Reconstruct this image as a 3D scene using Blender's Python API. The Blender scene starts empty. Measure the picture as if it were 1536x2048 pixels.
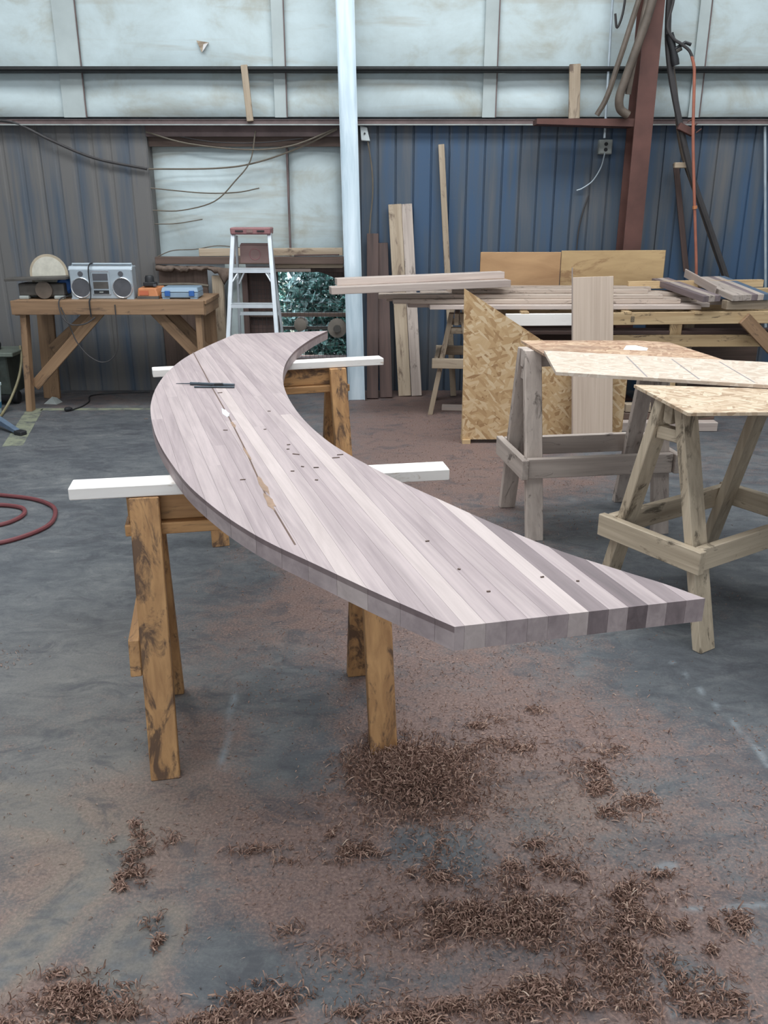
import bpy, bmesh, math, random
import numpy as np
from mathutils import Matrix, Vector, Euler
from mathutils.geometry import tessellate_polygon

S = bpy.context.scene
COL = S.collection
PI = math.pi
rnd = random.Random(7)

# ------------------------------------------------------------------ camera
cam_d = bpy.data.cameras.new('camera')
cam = bpy.data.objects.new('camera', cam_d)
COL.objects.link(cam)
cam.location = (0, 0, 1.68)
cam.rotation_euler = (math.radians(90 - 20), 0, 0)
cam_d.sensor_fit = 'VERTICAL'
cam_d.sensor_height = 32.0
cam_d.lens = 32.0 * 1700 / 2048
cam_d.clip_start = 0.05
S.camera = cam

# ------------------------------------------------------------------ world, lights, exposure
w = bpy.data.worlds.new('world')
S.world = w
w.use_nodes = True
bg = w.node_tree.nodes['Background']
bg.inputs[0].default_value = (0.72, 0.86, 1.0, 1)
bg.inputs[1].default_value = 4.0

def area(name, loc, rot, sx, sy, power, color):
    d = bpy.data.lights.new(name, 'AREA')
    d.shape = 'RECTANGLE'
    d.size, d.size_y, d.energy, d.color = sx, sy, power, color
    o = bpy.data.objects.new(name, d)
    o.location, o.rotation_euler = loc, rot
    COL.objects.link(o)
    return o

area('skylight_row', (0.0, 1.6, 5.45), (0, 0, 0), 9.0, 1.6, 310, (0.90, 0.96, 1.0))
area('skylight_row', (0.0, 5.0, 5.45), (0, 0, 0), 9.0, 1.6, 390, (0.90, 0.96, 1.0))
area('door_daylight', (-1.0, -4.2, 2.4), (math.radians(90), 0, 0), 6.0, 4.0, 165, (0.86, 0.94, 1.0))
sun_d = bpy.data.lights.new('sun', 'SUN')
sun_d.energy = 14.0
sun_d.angle = 0.01
sun = bpy.data.objects.new('sun', sun_d)
sun.rotation_euler = (math.radians(-12), math.radians(42), 0)
COL.objects.link(sun)

S.view_settings.view_transform = 'Standard'
S.view_settings.look = 'None'
S.view_settings.exposure = 0.0
S.view_settings.gamma = 1.0
S.view_settings.use_curve_mapping = False
S.cycles.use_denoising = True
S.cycles.max_bounces = 6

# ------------------------------------------------------------------ node helpers
def new_mat(name):
    m = bpy.data.materials.new(name)
    m.use_nodes = True
    nt = m.node_tree
    return m, nt, nt.nodes['Principled BSDF']

def N(nt, t, **kw):
    n = nt.nodes.new(t)
    for k, v in kw.items():
        setattr(n, k, v)
    return n

def setin(n, **kw):
    for k, v in kw.items():
        n.inputs[k].default_value = v
    return n

def ramp(nt, fac, stops):
    r = N(nt, 'ShaderNodeValToRGB')
    cr = r.color_ramp
    while len(cr.elements) < len(stops):
        cr.elements.new(0.5)
    for e, (p, c) in zip(cr.elements, stops):
        e.position = p
        e.color = (c[0], c[1], c[2], 1) if not isinstance(c, (int, float)) else (c, c, c, 1)
    nt.links.new(fac, r.inputs[0])
    return r.outputs[0]

def mixc(nt, fac, a, b, mode='MIX'):
    n = N(nt, 'ShaderNodeMix', data_type='RGBA', blend_type=mode)
    for sock, v in ((n.inputs[0], fac), (n.inputs[6], a), (n.inputs[7], b)):
        if isinstance(v, (int, float)):
            sock.default_value = v
        elif isinstance(v, tuple):
            sock.default_value = (v[0], v[1], v[2], 1)
        else:
            nt.links.new(v, sock)
    return n.outputs[2]

def math_(nt, op, a, b=0.0, clamp=False):
    n = N(nt, 'ShaderNodeMath', operation=op, use_clamp=clamp)
    for i, v in enumerate((a, b)):
        if isinstance(v, (int, float)):
            n.inputs[i].default_value = v
        else:
            nt.links.new(v, n.inputs[i])
    return n.outputs[0]

def coords(nt, kind='Object', scale=(1, 1, 1), rot=(0, 0, 0), jitter=True):
    if kind == 'World':
        out = N(nt, 'ShaderNodeNewGeometry').outputs['Position']
    else:
        out = N(nt, 'ShaderNodeTexCoord').outputs[kind]
    if jitter:
        oi = N(nt, 'ShaderNodeObjectInfo')
        m = N(nt, 'ShaderNodeVectorMath', operation='SCALE')
        cmb = N(nt, 'ShaderNodeCombineXYZ')
        for i, k in enumerate((13.0, 29.0, 7.0)):
            nt.links.new(math_(nt, 'MULTIPLY', oi.outputs['Random'], k), cmb.inputs[i])
        a = N(nt, 'ShaderNodeVectorMath', operation='ADD')
        nt.links.new(out, a.inputs[0])
        nt.links.new(cmb.outputs[0], a.inputs[1])
        out = a.outputs[0]
    mp = N(nt, 'ShaderNodeMapping')
    mp.inputs['Scale'].default_value = scale
    mp.inputs['Rotation'].default_value = rot
    nt.links.new(out, mp.inputs[0])
    return mp.outputs[0]

def noise(nt, vec, scale=1.0, detail=4.0, rough=0.55, dist=0.0):
    n = N(nt, 'ShaderNodeTexNoise')
    setin(n, Scale=scale, Detail=detail, Roughness=rough, Distortion=dist)
    nt.links.new(vec, n.inputs['Vector'])
    return n.outputs['Fac']

def bump(nt, bsdf, h, strength=0.2, dist=0.01):
    b = N(nt, 'ShaderNodeBump')
    setin(b, Strength=strength, Distance=dist)
    nt.links.new(h, b.inputs['Height'])
    nt.links.new(b.outputs[0], bsdf.inputs['Normal'])

def plain(name, c, rough=0.6, metal=0.0, vary=0.15, scale=12.0):
    m, nt, b = new_mat(name)
    f = noise(nt, coords(nt), scale, 5)
    lo = tuple(v * (1 - vary) for v in c)
    hi = tuple(min(1, v * (1 + vary)) for v in c)
    nt.links.new(ramp(nt, f, [(0.3, lo), (0.7, hi)]), b.inputs['Base Color'])
    setin(b, Roughness=rough, Metallic=metal)
    return m

def wood(name, dark, light, axis='X', fine=38.0, low=1.6, stain=None, rough=0.65, var=0.22, knots=0.0):
    """grain runs along the object's own axis"""
    m, nt, b = new_mat(name)
    def sc(lo, hi):
        return tuple(lo if a == axis else hi for a in 'XYZ')
    g = noise(nt, coords(nt, scale=sc(low, fine)), 1.0, 5, 0.6, 0.6)
    g2 = noise(nt, coords(nt, scale=sc(low * 0.5, fine * 0.22)), 1.0, 3, 0.5, 1.2)
    gm = math_(nt, 'ADD', math_(nt, 'MULTIPLY', g, 0.55), math_(nt, 'MULTIPLY', g2, 0.45))
    c = ramp(nt, gm, [(0.33, dark), (0.66, light)])
    if stain:
        sc_, amt, size = stain
        sn = noise(nt, coords(nt, scale=sc(size * 0.35, size)), 1.0, 6, 0.7, 0.8)
        mask = ramp(nt, sn, [(0.60 - amt * 0.25, 0.0), (0.68 - amt * 0.2, 0.85)])
        c = mixc(nt, mask, c, sc_)
    oi = N(nt, 'ShaderNodeObjectInfo')
    h = N(nt, 'ShaderNodeHueSaturation')
    nt.links.new(math_(nt, 'ADD', math_(nt, 'MULTIPLY', oi.outputs['Random'], var), 1.0 - var / 2), h.inputs['Value'])
    nt.links.new(c, h.inputs['Color'])
    nt.links.new(h.outputs[0], b.inputs['Base Color'])
    setin(b, Roughness=rough)
    bump(nt, b, g, 0.15, 0.004)
    return m

def osb(name, tones, dirt=None, plane='XY', fs=1.0):
    m, nt, b = new_mat(name)
    cols = []
    for k, (rot, sc) in enumerate(((0.3, (15, 60, 30)), (1.25, (13, 55, 30)), (-0.8, (17, 70, 30)))):
        base = coords(nt, scale=(1, 1, 1))
        nz = N(nt, 'ShaderNodeTexNoise')
        setin(nz, Scale=5.0, Detail=2.0)
        nt.links.new(base, nz.inputs['Vector'])
        off = N(nt, 'ShaderNodeVectorMath', operation='SCALE')
        off.inputs['Scale'].default_value = 0.035
        nt.links.new(nz.outputs['Color'], off.inputs[0])
        ad = N(nt, 'ShaderNodeVectorMath', operation='ADD')
        nt.links.new(base, ad.inputs[0])
        nt.links.new(off.outputs[0], ad.inputs[1])
        mp = N(nt, 'ShaderNodeMapping', vector_type='TEXTURE')
        mp.inputs['Rotation'].default_value = (0, 0, rot)
        mp.inputs['Scale'].default_value = tuple(1.0 / (v * fs) for v in sc)
        nt.links.new(ad.outputs[0], mp.inputs[0])
        v = N(nt, 'ShaderNodeTexVoronoi')
        setin(v, Scale=1.0)
        nt.links.new(mp.outputs[0], v.inputs['Vector'])
        s = N(nt, 'ShaderNodeSeparateColor')
        nt.links.new(v.outputs['Color'], s.inputs[0])
        cols.append((s.outputs[0], s.outputs[1]))
    a = mixc(nt, math_(nt, 'GREATER_THAN', cols[0][1], 0.5), ramp(nt, cols[0][0], tones), ramp(nt, cols[1][0], tones))
    a = mixc(nt, math_(nt, 'GREATER_THAN', cols[2][1], 0.6), a, ramp(nt, cols[2][0], tones))
    if dirt:
        dn = noise(nt, coords(nt, scale=(3, 5, 5)), 1.0, 5, 0.65)
        a = mixc(nt, ramp(nt, dn, [(0.5, 0.0), (0.72, 0.8)]), a, dirt)
    nt.links.new(a, b.inputs['Base Color'])
    setin(b, Roughness=0.75)
    bump(nt, b, cols[2][0], 0.25, 0.003)
    return m

# ------------------------------------------------------------------ materials
M = {}
OR_D, OR_L, OR_S = (0.29, 0.14, 0.055), (0.56, 0.31, 0.13), (0.075, 0.042, 0.028)
for ax in 'XYZ':
    M['orange' + ax] = wood('orange_stained_pine_' + ax.lower(), OR_D, OR_L, ax, stain=(OR_S, 0.36, 15.0))
    M['grey' + ax] = wood('weathered_lumber_' + ax.lower(), (0.36, 0.29, 0.25), (0.58, 0.485, 0.42), ax, stain=((0.11, 0.085, 0.07), 0.12, 15.0))
    M['yellow' + ax] = wood('aged_yellow_lumber_' + ax.lower(), (0.42, 0.27, 0.135), (0.66, 0.48, 0.275), ax, stain=((0.10, 0.06, 0.035), 0.14, 15.0))
    M['aged' + ax] = wood('dirty_aged_lumber_' + ax.lower(), (0.34, 0.265, 0.185), (0.60, 0.49, 0.36), ax, stain=((0.10, 0.075, 0.05), 0.18, 15.0))
    M['bench' + ax] = wood('bench_pine_' + ax.lower(), (0.21, 0.12, 0.065), (0.37, 0.225, 0.125), ax, stain=((0.10, 0.06, 0.04), 0.12, 9.0))
    M['white' + ax] = wood('fresh_white_pine_' + ax.lower(), (0.84, 0.77, 0.71), (0.94, 0.89, 0.84), ax, fine=20, stain=((0.45, 0.33, 0.23), 0.0, 22.0), var=0.04)
    M['dark' + ax] = wood('dark_brown_plank_' + ax.lower(), (0.06, 0.038, 0.034), (0.125, 0.075, 0.062), ax)
    M['rough' + ax] = wood('rough_sawn_board_' + ax.lower(), (0.33, 0.25, 0.20), (0.60, 0.49, 0.41), ax, stain=((0.10, 0.07, 0.05), 0.14, 22.0))
    M['pale' + ax] = wood('planed_pale_board_' + ax.lower(), (0.42, 0.33, 0.29), (0.58, 0.48, 0.42), ax, fine=30)
    M['oak' + ax] = wood('pale_oak_board_' + ax.lower(), (0.40, 0.30, 0.23), (0.56, 0.44, 0.35), ax, fine=60, low=1.0, var=0.05)
    M['beam' + ax] = wood('old_brown_beam_' + ax.lower(), (0.085, 0.055, 0.042), (0.17, 0.11, 0.085), ax)
    M['tan' + ax] = wood('old_tan_board_' + ax.lower(), (0.31, 0.23, 0.155), (0.50, 0.40, 0.295), ax, stain=((0.13, 0.085, 0.06), 0.2, 9.0))
M['ply_red'] = wood('plywood_reddish', (0.33, 0.18, 0.085), (0.50, 0.30, 0.15), 'X', fine=9, low=2.0)
M['ply_yellow'] = wood('plywood_yellowish', (0.36, 0.23, 0.11), (0.56, 0.39, 0.20), 'X', fine=9, low=2.0, stain=((0.24, 0.13, 0.06), 0.2, 6.0))
TAN = [(0.0, (0.34, 0.19, 0.085)), (0.22, (0.50, 0.315, 0.155)), (0.6, (0.58, 0.39, 0.21)), (1.0, (0.68, 0.51, 0.32))]
M['osb'] = osb('osb_golden', TAN, fs=0.75)
M['osb_tan'] = osb('osb_tan', [(0.0, (0.36, 0.24, 0.15)), (0.3, (0.50, 0.365, 0.245)), (1.0, (0.66, 0.53, 0.39))])
M['osb_pale'] = osb('osb_pale_face', [(0.0, (0.49, 0.38, 0.29)), (0.4, (0.58, 0.465, 0.37)), (1.0, (0.67, 0.565, 0.47))])
M['osb_red'] = osb('osb_dusty_red', [(0.0, (0.28, 0.15, 0.09)), (0.4, (0.45, 0.28, 0.18)), (1.0, (0.60, 0.43, 0.29))], dirt=(0.22, 0.13, 0.09))
M['silver'] = wood('galvanised_steel', (0.42, 0.52, 0.58), (0.74, 0.82, 0.87), 'X', fine=16, low=1.6, rough=0.42, var=0.0)
M['silver'].node_tree.nodes['Principled BSDF'].inputs['Metallic'].default_value = 0.35
M['alu'] = plain('bare_aluminium', (0.66, 0.69, 0.72), 0.38, 0.5, 0.08)
M['plastic_silver'] = plain('silver_plastic', (0.40, 0.45, 0.49), 0.4, 0.25, 0.06)
M['chrome'] = plain('chrome_trim', (0.8, 0.82, 0.85), 0.2, 0.8, 0.03)
M['grille'] = plain('dark_speaker_grille', (0.085, 0.085, 0.095), 0.8)
M['black'] = plain('black_plastic', (0.018, 0.018, 0.02), 0.5)
M['black_paint'] = plain('black_painted_steel', (0.022, 0.022, 0.022), 0.6, 0, 0.3)
M['red_cap'] = plain('dull_red_plastic', (0.31, 0.145, 0.145), 0.55, 0, 0.1)
M['shelf_brown'] = plain('brown_red_plastic', (0.24, 0.145, 0.13), 0.55, 0, 0.12)
M['orange_plastic'] = plain('orange_plastic', (0.50, 0.19, 0.075), 0.5, 0, 0.08)
M['orange_dark'] = plain('darker_orange_panel', (0.42, 0.10, 0.04), 0.6, 0, 0.08)
M['blue_clear'] = plain('grey_blue_plastic', (0.24, 0.33, 0.42), 0.35, 0, 0.06)
M['blue'] = plain('blue_plastic', (0.03, 0.12, 0.38), 0.4, 0, 0.05)
M['disc'] = plain('worn_sanding_disc', (0.62, 0.58, 0.49), 0.9, 0, 0.12, 20)
M['disc_rim'] = plain('tan_disc_rim', (0.46, 0.38, 0.28), 0.8)
M['iron'] = plain('dusty_cast_iron', (0.10, 0.09, 0.08), 0.7, 0.2, 0.25)
M['steel_red'] = plain('red_oxide_steel', (0.105, 0.044, 0.034), 0.7, 0, 0.25, 5)
M['girt'] = plain('brown_primer_steel', (0.15, 0.105, 0.10), 0.7, 0, 0.25, 6)
M['pipe'] = plain('grey_brown_conduit', (0.115, 0.088, 0.068), 0.6, 0, 0.25)
M['conduit'] = plain('white_grey_conduit', (0.42, 0.48, 0.52), 0.45, 0.2)
M['wire'] = plain('tan_wire', (0.15, 0.125, 0.095), 0.7)
M['wire_dark'] = plain('dark_wire', (0.05, 0.045, 0.045), 0.7)
M['cord_orange'] = plain('orange_cord', (0.35, 0.12, 0.075), 0.6)
M['hose_red'] = plain('dark_red_rubber_hose', (0.155, 0.042, 0.045), 0.5, 0, 0.12)
M['box_grey'] = plain('grey_steel_box', (0.36, 0.38, 0.36), 0.5, 0.2)
M['box_white'] = plain('white_box', (0.62, 0.66, 0.66), 0.5)
M['cloth'] = plain('burlap_brown', (0.16, 0.115, 0.09), 0.95, 0, 0.3, 18)
M['machine'] = plain('dark_green_machine', (0.055, 0.065, 0.055), 0.6, 0.1, 0.3)
M['machine_top'] = plain('grey_green_plate', (0.15, 0.17, 0.14), 0.6)
M['bucket_white'] = plain('white_bucket_plastic', (0.50, 0.60, 0.60), 0.5)
M['bucket_blue'] = plain('blue_band', (0.03, 0.16, 0.28), 0.5)
M['leg_blue'] = plain('slate_blue_steel', (0.13, 0.18, 0.25), 0.5, 0.2)
M['hose_tan'] = plain('tan_hose', (0.27, 0.23, 0.13), 0.6)
M['steel_tool'] = plain('blued_steel', (0.10, 0.12, 0.14), 0.35, 0.6)
M['glue'] = plain('dried_glue', (0.30, 0.19, 0.125), 0.5, 0, 0.2, 40)
M['gum'] = plain('dark_glue_line', (0.12, 0.07, 0.05), 0.7)
M['clear_tape'] = plain('shiny_white_smear', (0.80, 0.86, 0.90), 0.25, 0, 0.05)
M['pencil'] = plain('grey_pencil', (0.30, 0.26, 0.25), 0.9)
M['paper'] = plain('white_paper', (0.75, 0.72, 0.70), 0.9)
M['wall_grey'] = plain('grey_wall_panel', (0.36, 0.38, 0.40), 0.85)
M['ground'] = plain('outdoor_earth', (0.07, 0.075, 0.05), 0.95, 0, 0.4, 2)
M['bark'] = plain('bark', (0.06, 0.045, 0.035), 0.9)
M['pulley'] = plain('beige_pulley', (0.20, 0.17, 0.14), 0.7)
M['mesh'] = plain('dark_guard_wire', (0.045, 0.04, 0.04), 0.6, 0.3)

def leaf_material():
    m, nt, b = new_mat('leaves')
    oi = coords(nt, 'Object', jitter=False)
    f = noise(nt, oi, 14.0, 3)
    nt.links.new(ramp(nt, f, [(0.36, (0.02, 0.05, 0.045)), (0.52, (0.06, 0.15, 0.13)), (0.60, (0.22, 0.42, 0.38)), (0.70, (0.60, 0.78, 0.76))]), b.inputs['Base Color'])  # palest stops paint sunlit sparkle into the leaf colour
    setin(b, Roughness=0.25)
    b.inputs['Specular IOR Level'].default_value = 0.9
    return m
M['leaf'] = leaf_material()

def metal_panel_material():
    m, nt, b = new_mat('worn_blue_siding')
    g = coords(nt, 'World', (1, 1, 1), jitter=False)
    a = noise(nt, coords(nt, 'World', (7.0, 1, 0.45), jitter=False), 1.0, 4, 0.6, 0.3)
    big = noise(nt, coords(nt, 'World', (0.8, 1, 0.8), jitter=False), 1.0, 2)
    px = N(nt, 'ShaderNodeSeparateXYZ')
    nt.links.new(g, px.inputs[0])
    # the left end of the wall is the more rubbed and dusty one
    left = math_(nt, 'MULTIPLY', math_(nt, 'SUBTRACT', 0.4, px.outputs[0]), 0.16, True)
    k = math_(nt, 'ADD', math_(nt, 'ADD', math_(nt, 'MULTIPLY', a, 0.75), math_(nt, 'MULTIPLY', big, 0.4)), math_(nt, 'MULTIPLY', left, 0.35))
    c = ramp(nt, k, [(0.48, (0.048, 0.092, 0.165)), (0.60, (0.070, 0.094, 0.128)), (0.78, (0.150, 0.142, 0.136))])
    sp = noise(nt, coords(nt, 'World', (60, 60, 40), jitter=False), 1.0, 3)
    c = mixc(nt, ramp(nt, sp, [(0.62, 0.0), (0.75, 0.35)]), c, (0.13, 0.12, 0.12))
    nt.links.new(c, b.inputs['Base Color'])
    setin(b, Roughness=0.6)
    return m
M['siding'] = metal_panel_material()

def insulation_material():
    m, nt, b = new_mat('white_vinyl_insulation')
    f = noise(nt, coords(nt, 'World', (1.6, 1, 2.2), jitter=False), 1.0, 6, 0.65, 0.4)
    f2 = noise(nt, coords(nt, 'World', (0.5, 1, 5.0), jitter=False), 1.0, 5, 0.6, 0.5)
    c = ramp(nt, f, [(0.35, (0.60, 0.695, 0.71)), (0.52, (0.53, 0.605, 0.605)), (0.72, (0.39, 0.385, 0.32))])
    c = mixc(nt, ramp(nt, f2, [(0.55, 0.0), (0.78, 0.75)]), c, (0.36, 0.30, 0.20))
    nt.links.new(c, b.inputs['Base Color'])
    setin(b, Roughness=0.55)
    w_ = noise(nt, coords(nt, 'World', (9, 1, 9), jitter=False), 1.0, 3)
    bump(nt, b, w_, 0.12, 0.02)
    return m
M['insul'] = insulation_material()
M['tape'] = plain('grey_seam_tape', (0.45, 0.50, 0.49), 0.6, 0, 0.12, 3)

def floor_material():
    m, nt, b = new_mat('dusty_concrete')
    at = N(nt, 'ShaderNodeAttribute', attribute_name='wear')
    s = N(nt, 'ShaderNodeSeparateColor')
    nt.links.new(at.outputs['Color'], s.inputs[0])
    P = lambda sc: coords(nt, 'World', sc, jitter=False)
    big = noise(nt, P((1.3, 2.2, 1)), 1.0, 6, 0.62, 0.5)
    mid = noise(nt, P((6, 10, 1)), 1.0, 8, 0.75, 0.9)
    fine = noise(nt, P((110, 110, 1)), 1.0, 4, 0.75)
    k = math_(nt, 'ADD', math_(nt, 'MULTIPLY', big, 0.45), math_(nt, 'MULTIPLY', mid, 0.55))
    con = ramp(nt, k, [(0.34, (0.046, 0.048, 0.054)), (0.46, (0.080, 0.085, 0.093)), (0.56, (0.118, 0.122, 0.126)), (0.68, (0.190, 0.192, 0.185))])
    con = mixc(nt, 0.35, con, ramp(nt, fine, [(0.3, (0.35, 0.35, 0.35)), (0.7, (0.75, 0.75, 0.75))]), 'OVERLAY')
    patch = noise(nt, P((7, 9, 1)), 1.0, 7, 0.72, 0.6)
    d = math_(nt, 'ADD', s.outputs[0], math_(nt, 'MULTIPLY', math_(nt, 'SUBTRACT', patch, 0.5), 1.1))
    d = math_(nt, 'ADD', d, math_(nt, 'MULTIPLY', math_(nt, 'SUBTRACT', fine, 0.5), 0.9))
    dust = ramp(nt, fine, [(0.30, (0.085, 0.050, 0.041)), (0.52, (0.190, 0.118, 0.098)), (0.74, (0.33, 0.225, 0.185))])
    c = mixc(nt, ramp(nt, d, [(0.22, 0.0), (0.62, 0.92)]), con, dust)
    tan = ramp(nt, fine, [(0.3, (0.17, 0.14, 0.11)), (0.7, (0.27, 0.225, 0.18))])
    c = mixc(nt, math_(nt, 'MULTIPLY', s.outputs[1], math_(nt, 'ADD', math_(nt, 'MULTIPLY', mid, 1.2), 0.0), True), c, tan)
    ch = math_(nt, 'MULTIPLY', s.outputs[2], ramp(nt, mid, [(0.38, 0.0), (0.6, 0.8)]))
    blot = noise(nt, P((4.2, 6.5, 1)), 1.0, 8, 0.74, 1.0)
    c = mixc(nt, ramp(nt, blot, [(0.52, 0.0), (0.63, 0.62)]), c, (0.052, 0.052, 0.06))
    c = mixc(nt, ch, c, (0.24, 0.27, 0.285))
    nt.links.new(c, b.inputs['Base Color'])
    setin(b, Roughness=0.7)
    bump(nt, b, math_(nt, 'ADD', fine, mid), 0.25, 0.004)
    return m
M['floor'] = floor_material()

def paint_material():
    m, nt, b = new_mat('worn_yellow_floor_paint')
    f = noise(nt, coords(nt, 'World', (9, 9, 1), jitter=False), 1.0, 5, 0.7)
    nt.links.new(ramp(nt, f, [(0.36, (0.10, 0.105, 0.10)), (0.55, (0.25, 0.26, 0.18))]), b.inputs['Base Color'])
    setin(b, Roughness=0.7)
    return m
M['paint'] = paint_material()

def shaving_material():
    m, nt, b = new_mat('walnut_shavings')
    at = N(nt, 'ShaderNodeAttribute', attribute_name='tone')
    nt.links.new(ramp(nt, at.outputs['Fac'], [(0.0, (0.13, 0.068, 0.048)), (0.4, (0.27, 0.155, 0.115)), (0.8, (0.41, 0.27, 0.20)), (1.0, (0.54, 0.43, 0.34))]), b.inputs['Base Color'])
    setin(b, Roughness=0.7)
    return m
M['shaving'] = shaving_material()

def walnut_material(name, base, dark):
    m, nt, b = new_mat(name)
    g = noise(nt, coords(nt, scale=(2.0, 55, 30)), 1.0, 5, 0.6, 0.8)
    g2 = noise(nt, coords(nt, scale=(1.3, 16, 14)), 1.0, 4, 0.55, 1.8)
    k = math_(nt, 'ADD', math_(nt, 'MULTIPLY', g, 0.5), math_(nt, 'MULTIPLY', g2, 0.5))
    c = ramp(nt, k, [(0.34, dark), (0.62, base)])
    # darker band along the upper lip of the curved edges (not on the end cut)
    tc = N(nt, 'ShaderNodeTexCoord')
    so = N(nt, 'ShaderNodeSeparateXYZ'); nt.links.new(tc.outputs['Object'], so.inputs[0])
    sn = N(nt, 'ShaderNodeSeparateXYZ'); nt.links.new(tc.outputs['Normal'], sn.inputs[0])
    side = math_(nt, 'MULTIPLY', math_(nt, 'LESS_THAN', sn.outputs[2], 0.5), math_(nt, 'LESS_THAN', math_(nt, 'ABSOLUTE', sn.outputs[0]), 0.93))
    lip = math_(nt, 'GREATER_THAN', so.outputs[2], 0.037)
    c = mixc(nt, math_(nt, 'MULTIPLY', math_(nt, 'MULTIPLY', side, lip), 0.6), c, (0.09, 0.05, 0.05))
    nt.links.new(c, b.inputs['Base Color'])
    setin(b, Roughness=0.6)
    return m
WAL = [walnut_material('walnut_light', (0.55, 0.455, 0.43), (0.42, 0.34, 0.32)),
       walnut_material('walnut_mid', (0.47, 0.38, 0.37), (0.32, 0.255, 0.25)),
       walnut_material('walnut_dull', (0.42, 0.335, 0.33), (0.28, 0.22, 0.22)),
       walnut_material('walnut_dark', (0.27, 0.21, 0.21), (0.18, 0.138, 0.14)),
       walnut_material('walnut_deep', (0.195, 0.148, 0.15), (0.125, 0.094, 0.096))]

# ------------------------------------------------------------------ geometry helpers
class MB:
    def __init__(self):
        self.v, self.f = [], []
    def add(self, vs, fs):
        n = len(self.v)
        self.v += [tuple(p) for p in vs]
        self.f += [tuple(i + n for i in f) for f in fs]
        return self
    def hexa(self, a, b):
        """a, b: four corners each, same winding"""
        return self.add(list(a) + list(b), [(3, 2, 1, 0), (4, 5, 6, 7), (0, 1, 5, 4), (1, 2, 6, 5), (2, 3, 7, 6), (3, 0, 4, 7)])
    def box(self, x0, x1, y0, y1, z0, z1):
        return self.hexa([(x0, y0, z0), (x1, y0, z0), (x1, y1, z0), (x0, y1, z0)],
                         [(x0, y0, z1), (x1, y0, z1), (x1, y1, z1), (x0, y1, z1)])
    def prism(self, poly, z0, z1):
        n = len(poly)
        return self.add([(x, y, z0) for x, y in poly] + [(x, y, z1) for x, y in poly],
                        [tuple(range(n - 1, -1, -1)), tuple(range(n, 2 * n))] +
                        [(i, (i + 1) % n, n + (i + 1) % n, n + i) for i in range(n)])
    def tube(self, pts, r, n=8):
        pts = [Vector(p) for p in pts]
        rings = []
        ref = None
        for i, p in enumerate(pts):
            t = (pts[min(i + 1, len(pts) - 1)] - pts[max(i - 1, 0)]).normalized()
            if ref is None:
                ref = Vector((0, 0, 1)) if abs(t.z) < 0.9 else Vector((1, 0, 0))
            u = t.cross(ref).normalized()
            ref = u.cross(t).normalized()
            rr = r[i] if isinstance(r, (list, tuple)) else r
            rings.append([p + (u * math.cos(2 * PI * k / n) + ref * math.sin(2 * PI * k / n)) * rr for k in range(n)])
        vs = [q for ring in rings for q in ring]
        fs = [tuple(range(n - 1, -1, -1)), tuple((len(rings) - 1) * n + k for k in range(n))]
        for i in range(len(rings) - 1):
            for k in range(n):
                a, b_ = i * n + k, i * n + (k + 1) % n
                fs.append((a, b_, b_ + n, a + n))
        return self.add(vs, fs)
    def lathe(self, prof, axis='Z', c=(0, 0, 0), n=24):
        """prof: (radius, height) pairs turned round the axis"""
        vs = []
        for r, h in prof:
            for k in range(n):
                a = 2 * PI * k / n
                p = (r * math.cos(a), r * math.sin(a), h)
                if axis == 'Y':
                    p = (p[0], h, p[1])
                elif axis == 'X':
                    p = (h, p[0], p[1])
                vs.append((p[0] + c[0], p[1] + c[1], p[2] + c[2]))
        m_ = len(prof)
        fs = [tuple(range(n)), tuple((m_ - 1) * n + k for k in range(n))]
        for i in range(m_ - 1):
            for k in range(n):
                a, b_ = i * n + k, i * n + (k + 1) % n
                fs.append((a, b_, b_ + n, a + n))
        return self.add(vs, fs)
    def ring(self, c, R, r, axis='Y', n=28, k=8):
        pts = []
        for i in range(n):
            a = 2 * PI * i / n
            for j in range(k):
                b_ = 2 * PI * j / k
                q = (R + r * math.cos(b_))
                x, y, z = q * math.cos(a), r * math.sin(b_), q * math.sin(a)
                pts.append((c[0] + x, c[1] + y, c[2] + z))
        fs = [(i * k + j, i * k + (j + 1) % k, ((i + 1) % n) * k + (j + 1) % k, ((i + 1) % n) * k + j) for i in range(n) for j in range(k)]
        return self.add(pts, fs)

def fix(me):
    bm = bmesh.new()
    bm.from_mesh(me)
    bmesh.ops.recalc_face_normals(bm, faces=bm.faces)
    bm.to_mesh(me)
    bm.free()

WM = {}
def put(name, mb, mat, parent=None, Mx=None, bevel=0.0, smooth=False):
    """ONE mesh object; Mx is its matrix in its parent's space"""
    me = bpy.data.meshes.new(name)
    me.from_pydata(mb.v, [], mb.f)
    fix(me)
    if smooth:
        me.shade_smooth()
        try:
            me.set_sharp_from_angle(angle=math.radians(40))
        except Exception:
            pass
    if mat is not None:
        me.materials.append(mat if not isinstance(mat, str) else M[mat])
    o = bpy.data.objects.new(name, me)
    COL.objects.link(o)
    if parent is not None:
        o.parent = parent
    if Mx is not None:
        o.matrix_basis = Mx
    if bevel:
        b = o.modifiers.new('bevel', 'BEVEL')
        b.width, b.segments, b.limit_method = bevel, 1, 'ANGLE'
    return o

def tag(o, label, cat, group=None):
    o['label'], o['category'] = label, cat
    if group:
        o['group'] = group
    return o

def thing(name, label, cat, loc=(0, 0, 0), rz=0.0, group=None):
    o = bpy.data.objects.new(name, None)
    o.empty_display_size = 0.1
    COL.objects.link(o)
    o.location, o.rotation_euler = loc, (0, 0, rz)
    return tag(o, label, cat, group)

def struct(o):
    o['kind'] = 'structure'
    return o

def dup(o, parent=None):
    c = o.copy()
    COL.objects.link(c)
    c.parent = parent
    for ch in list(o.children):
        dup(ch, c)
    return c

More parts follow.
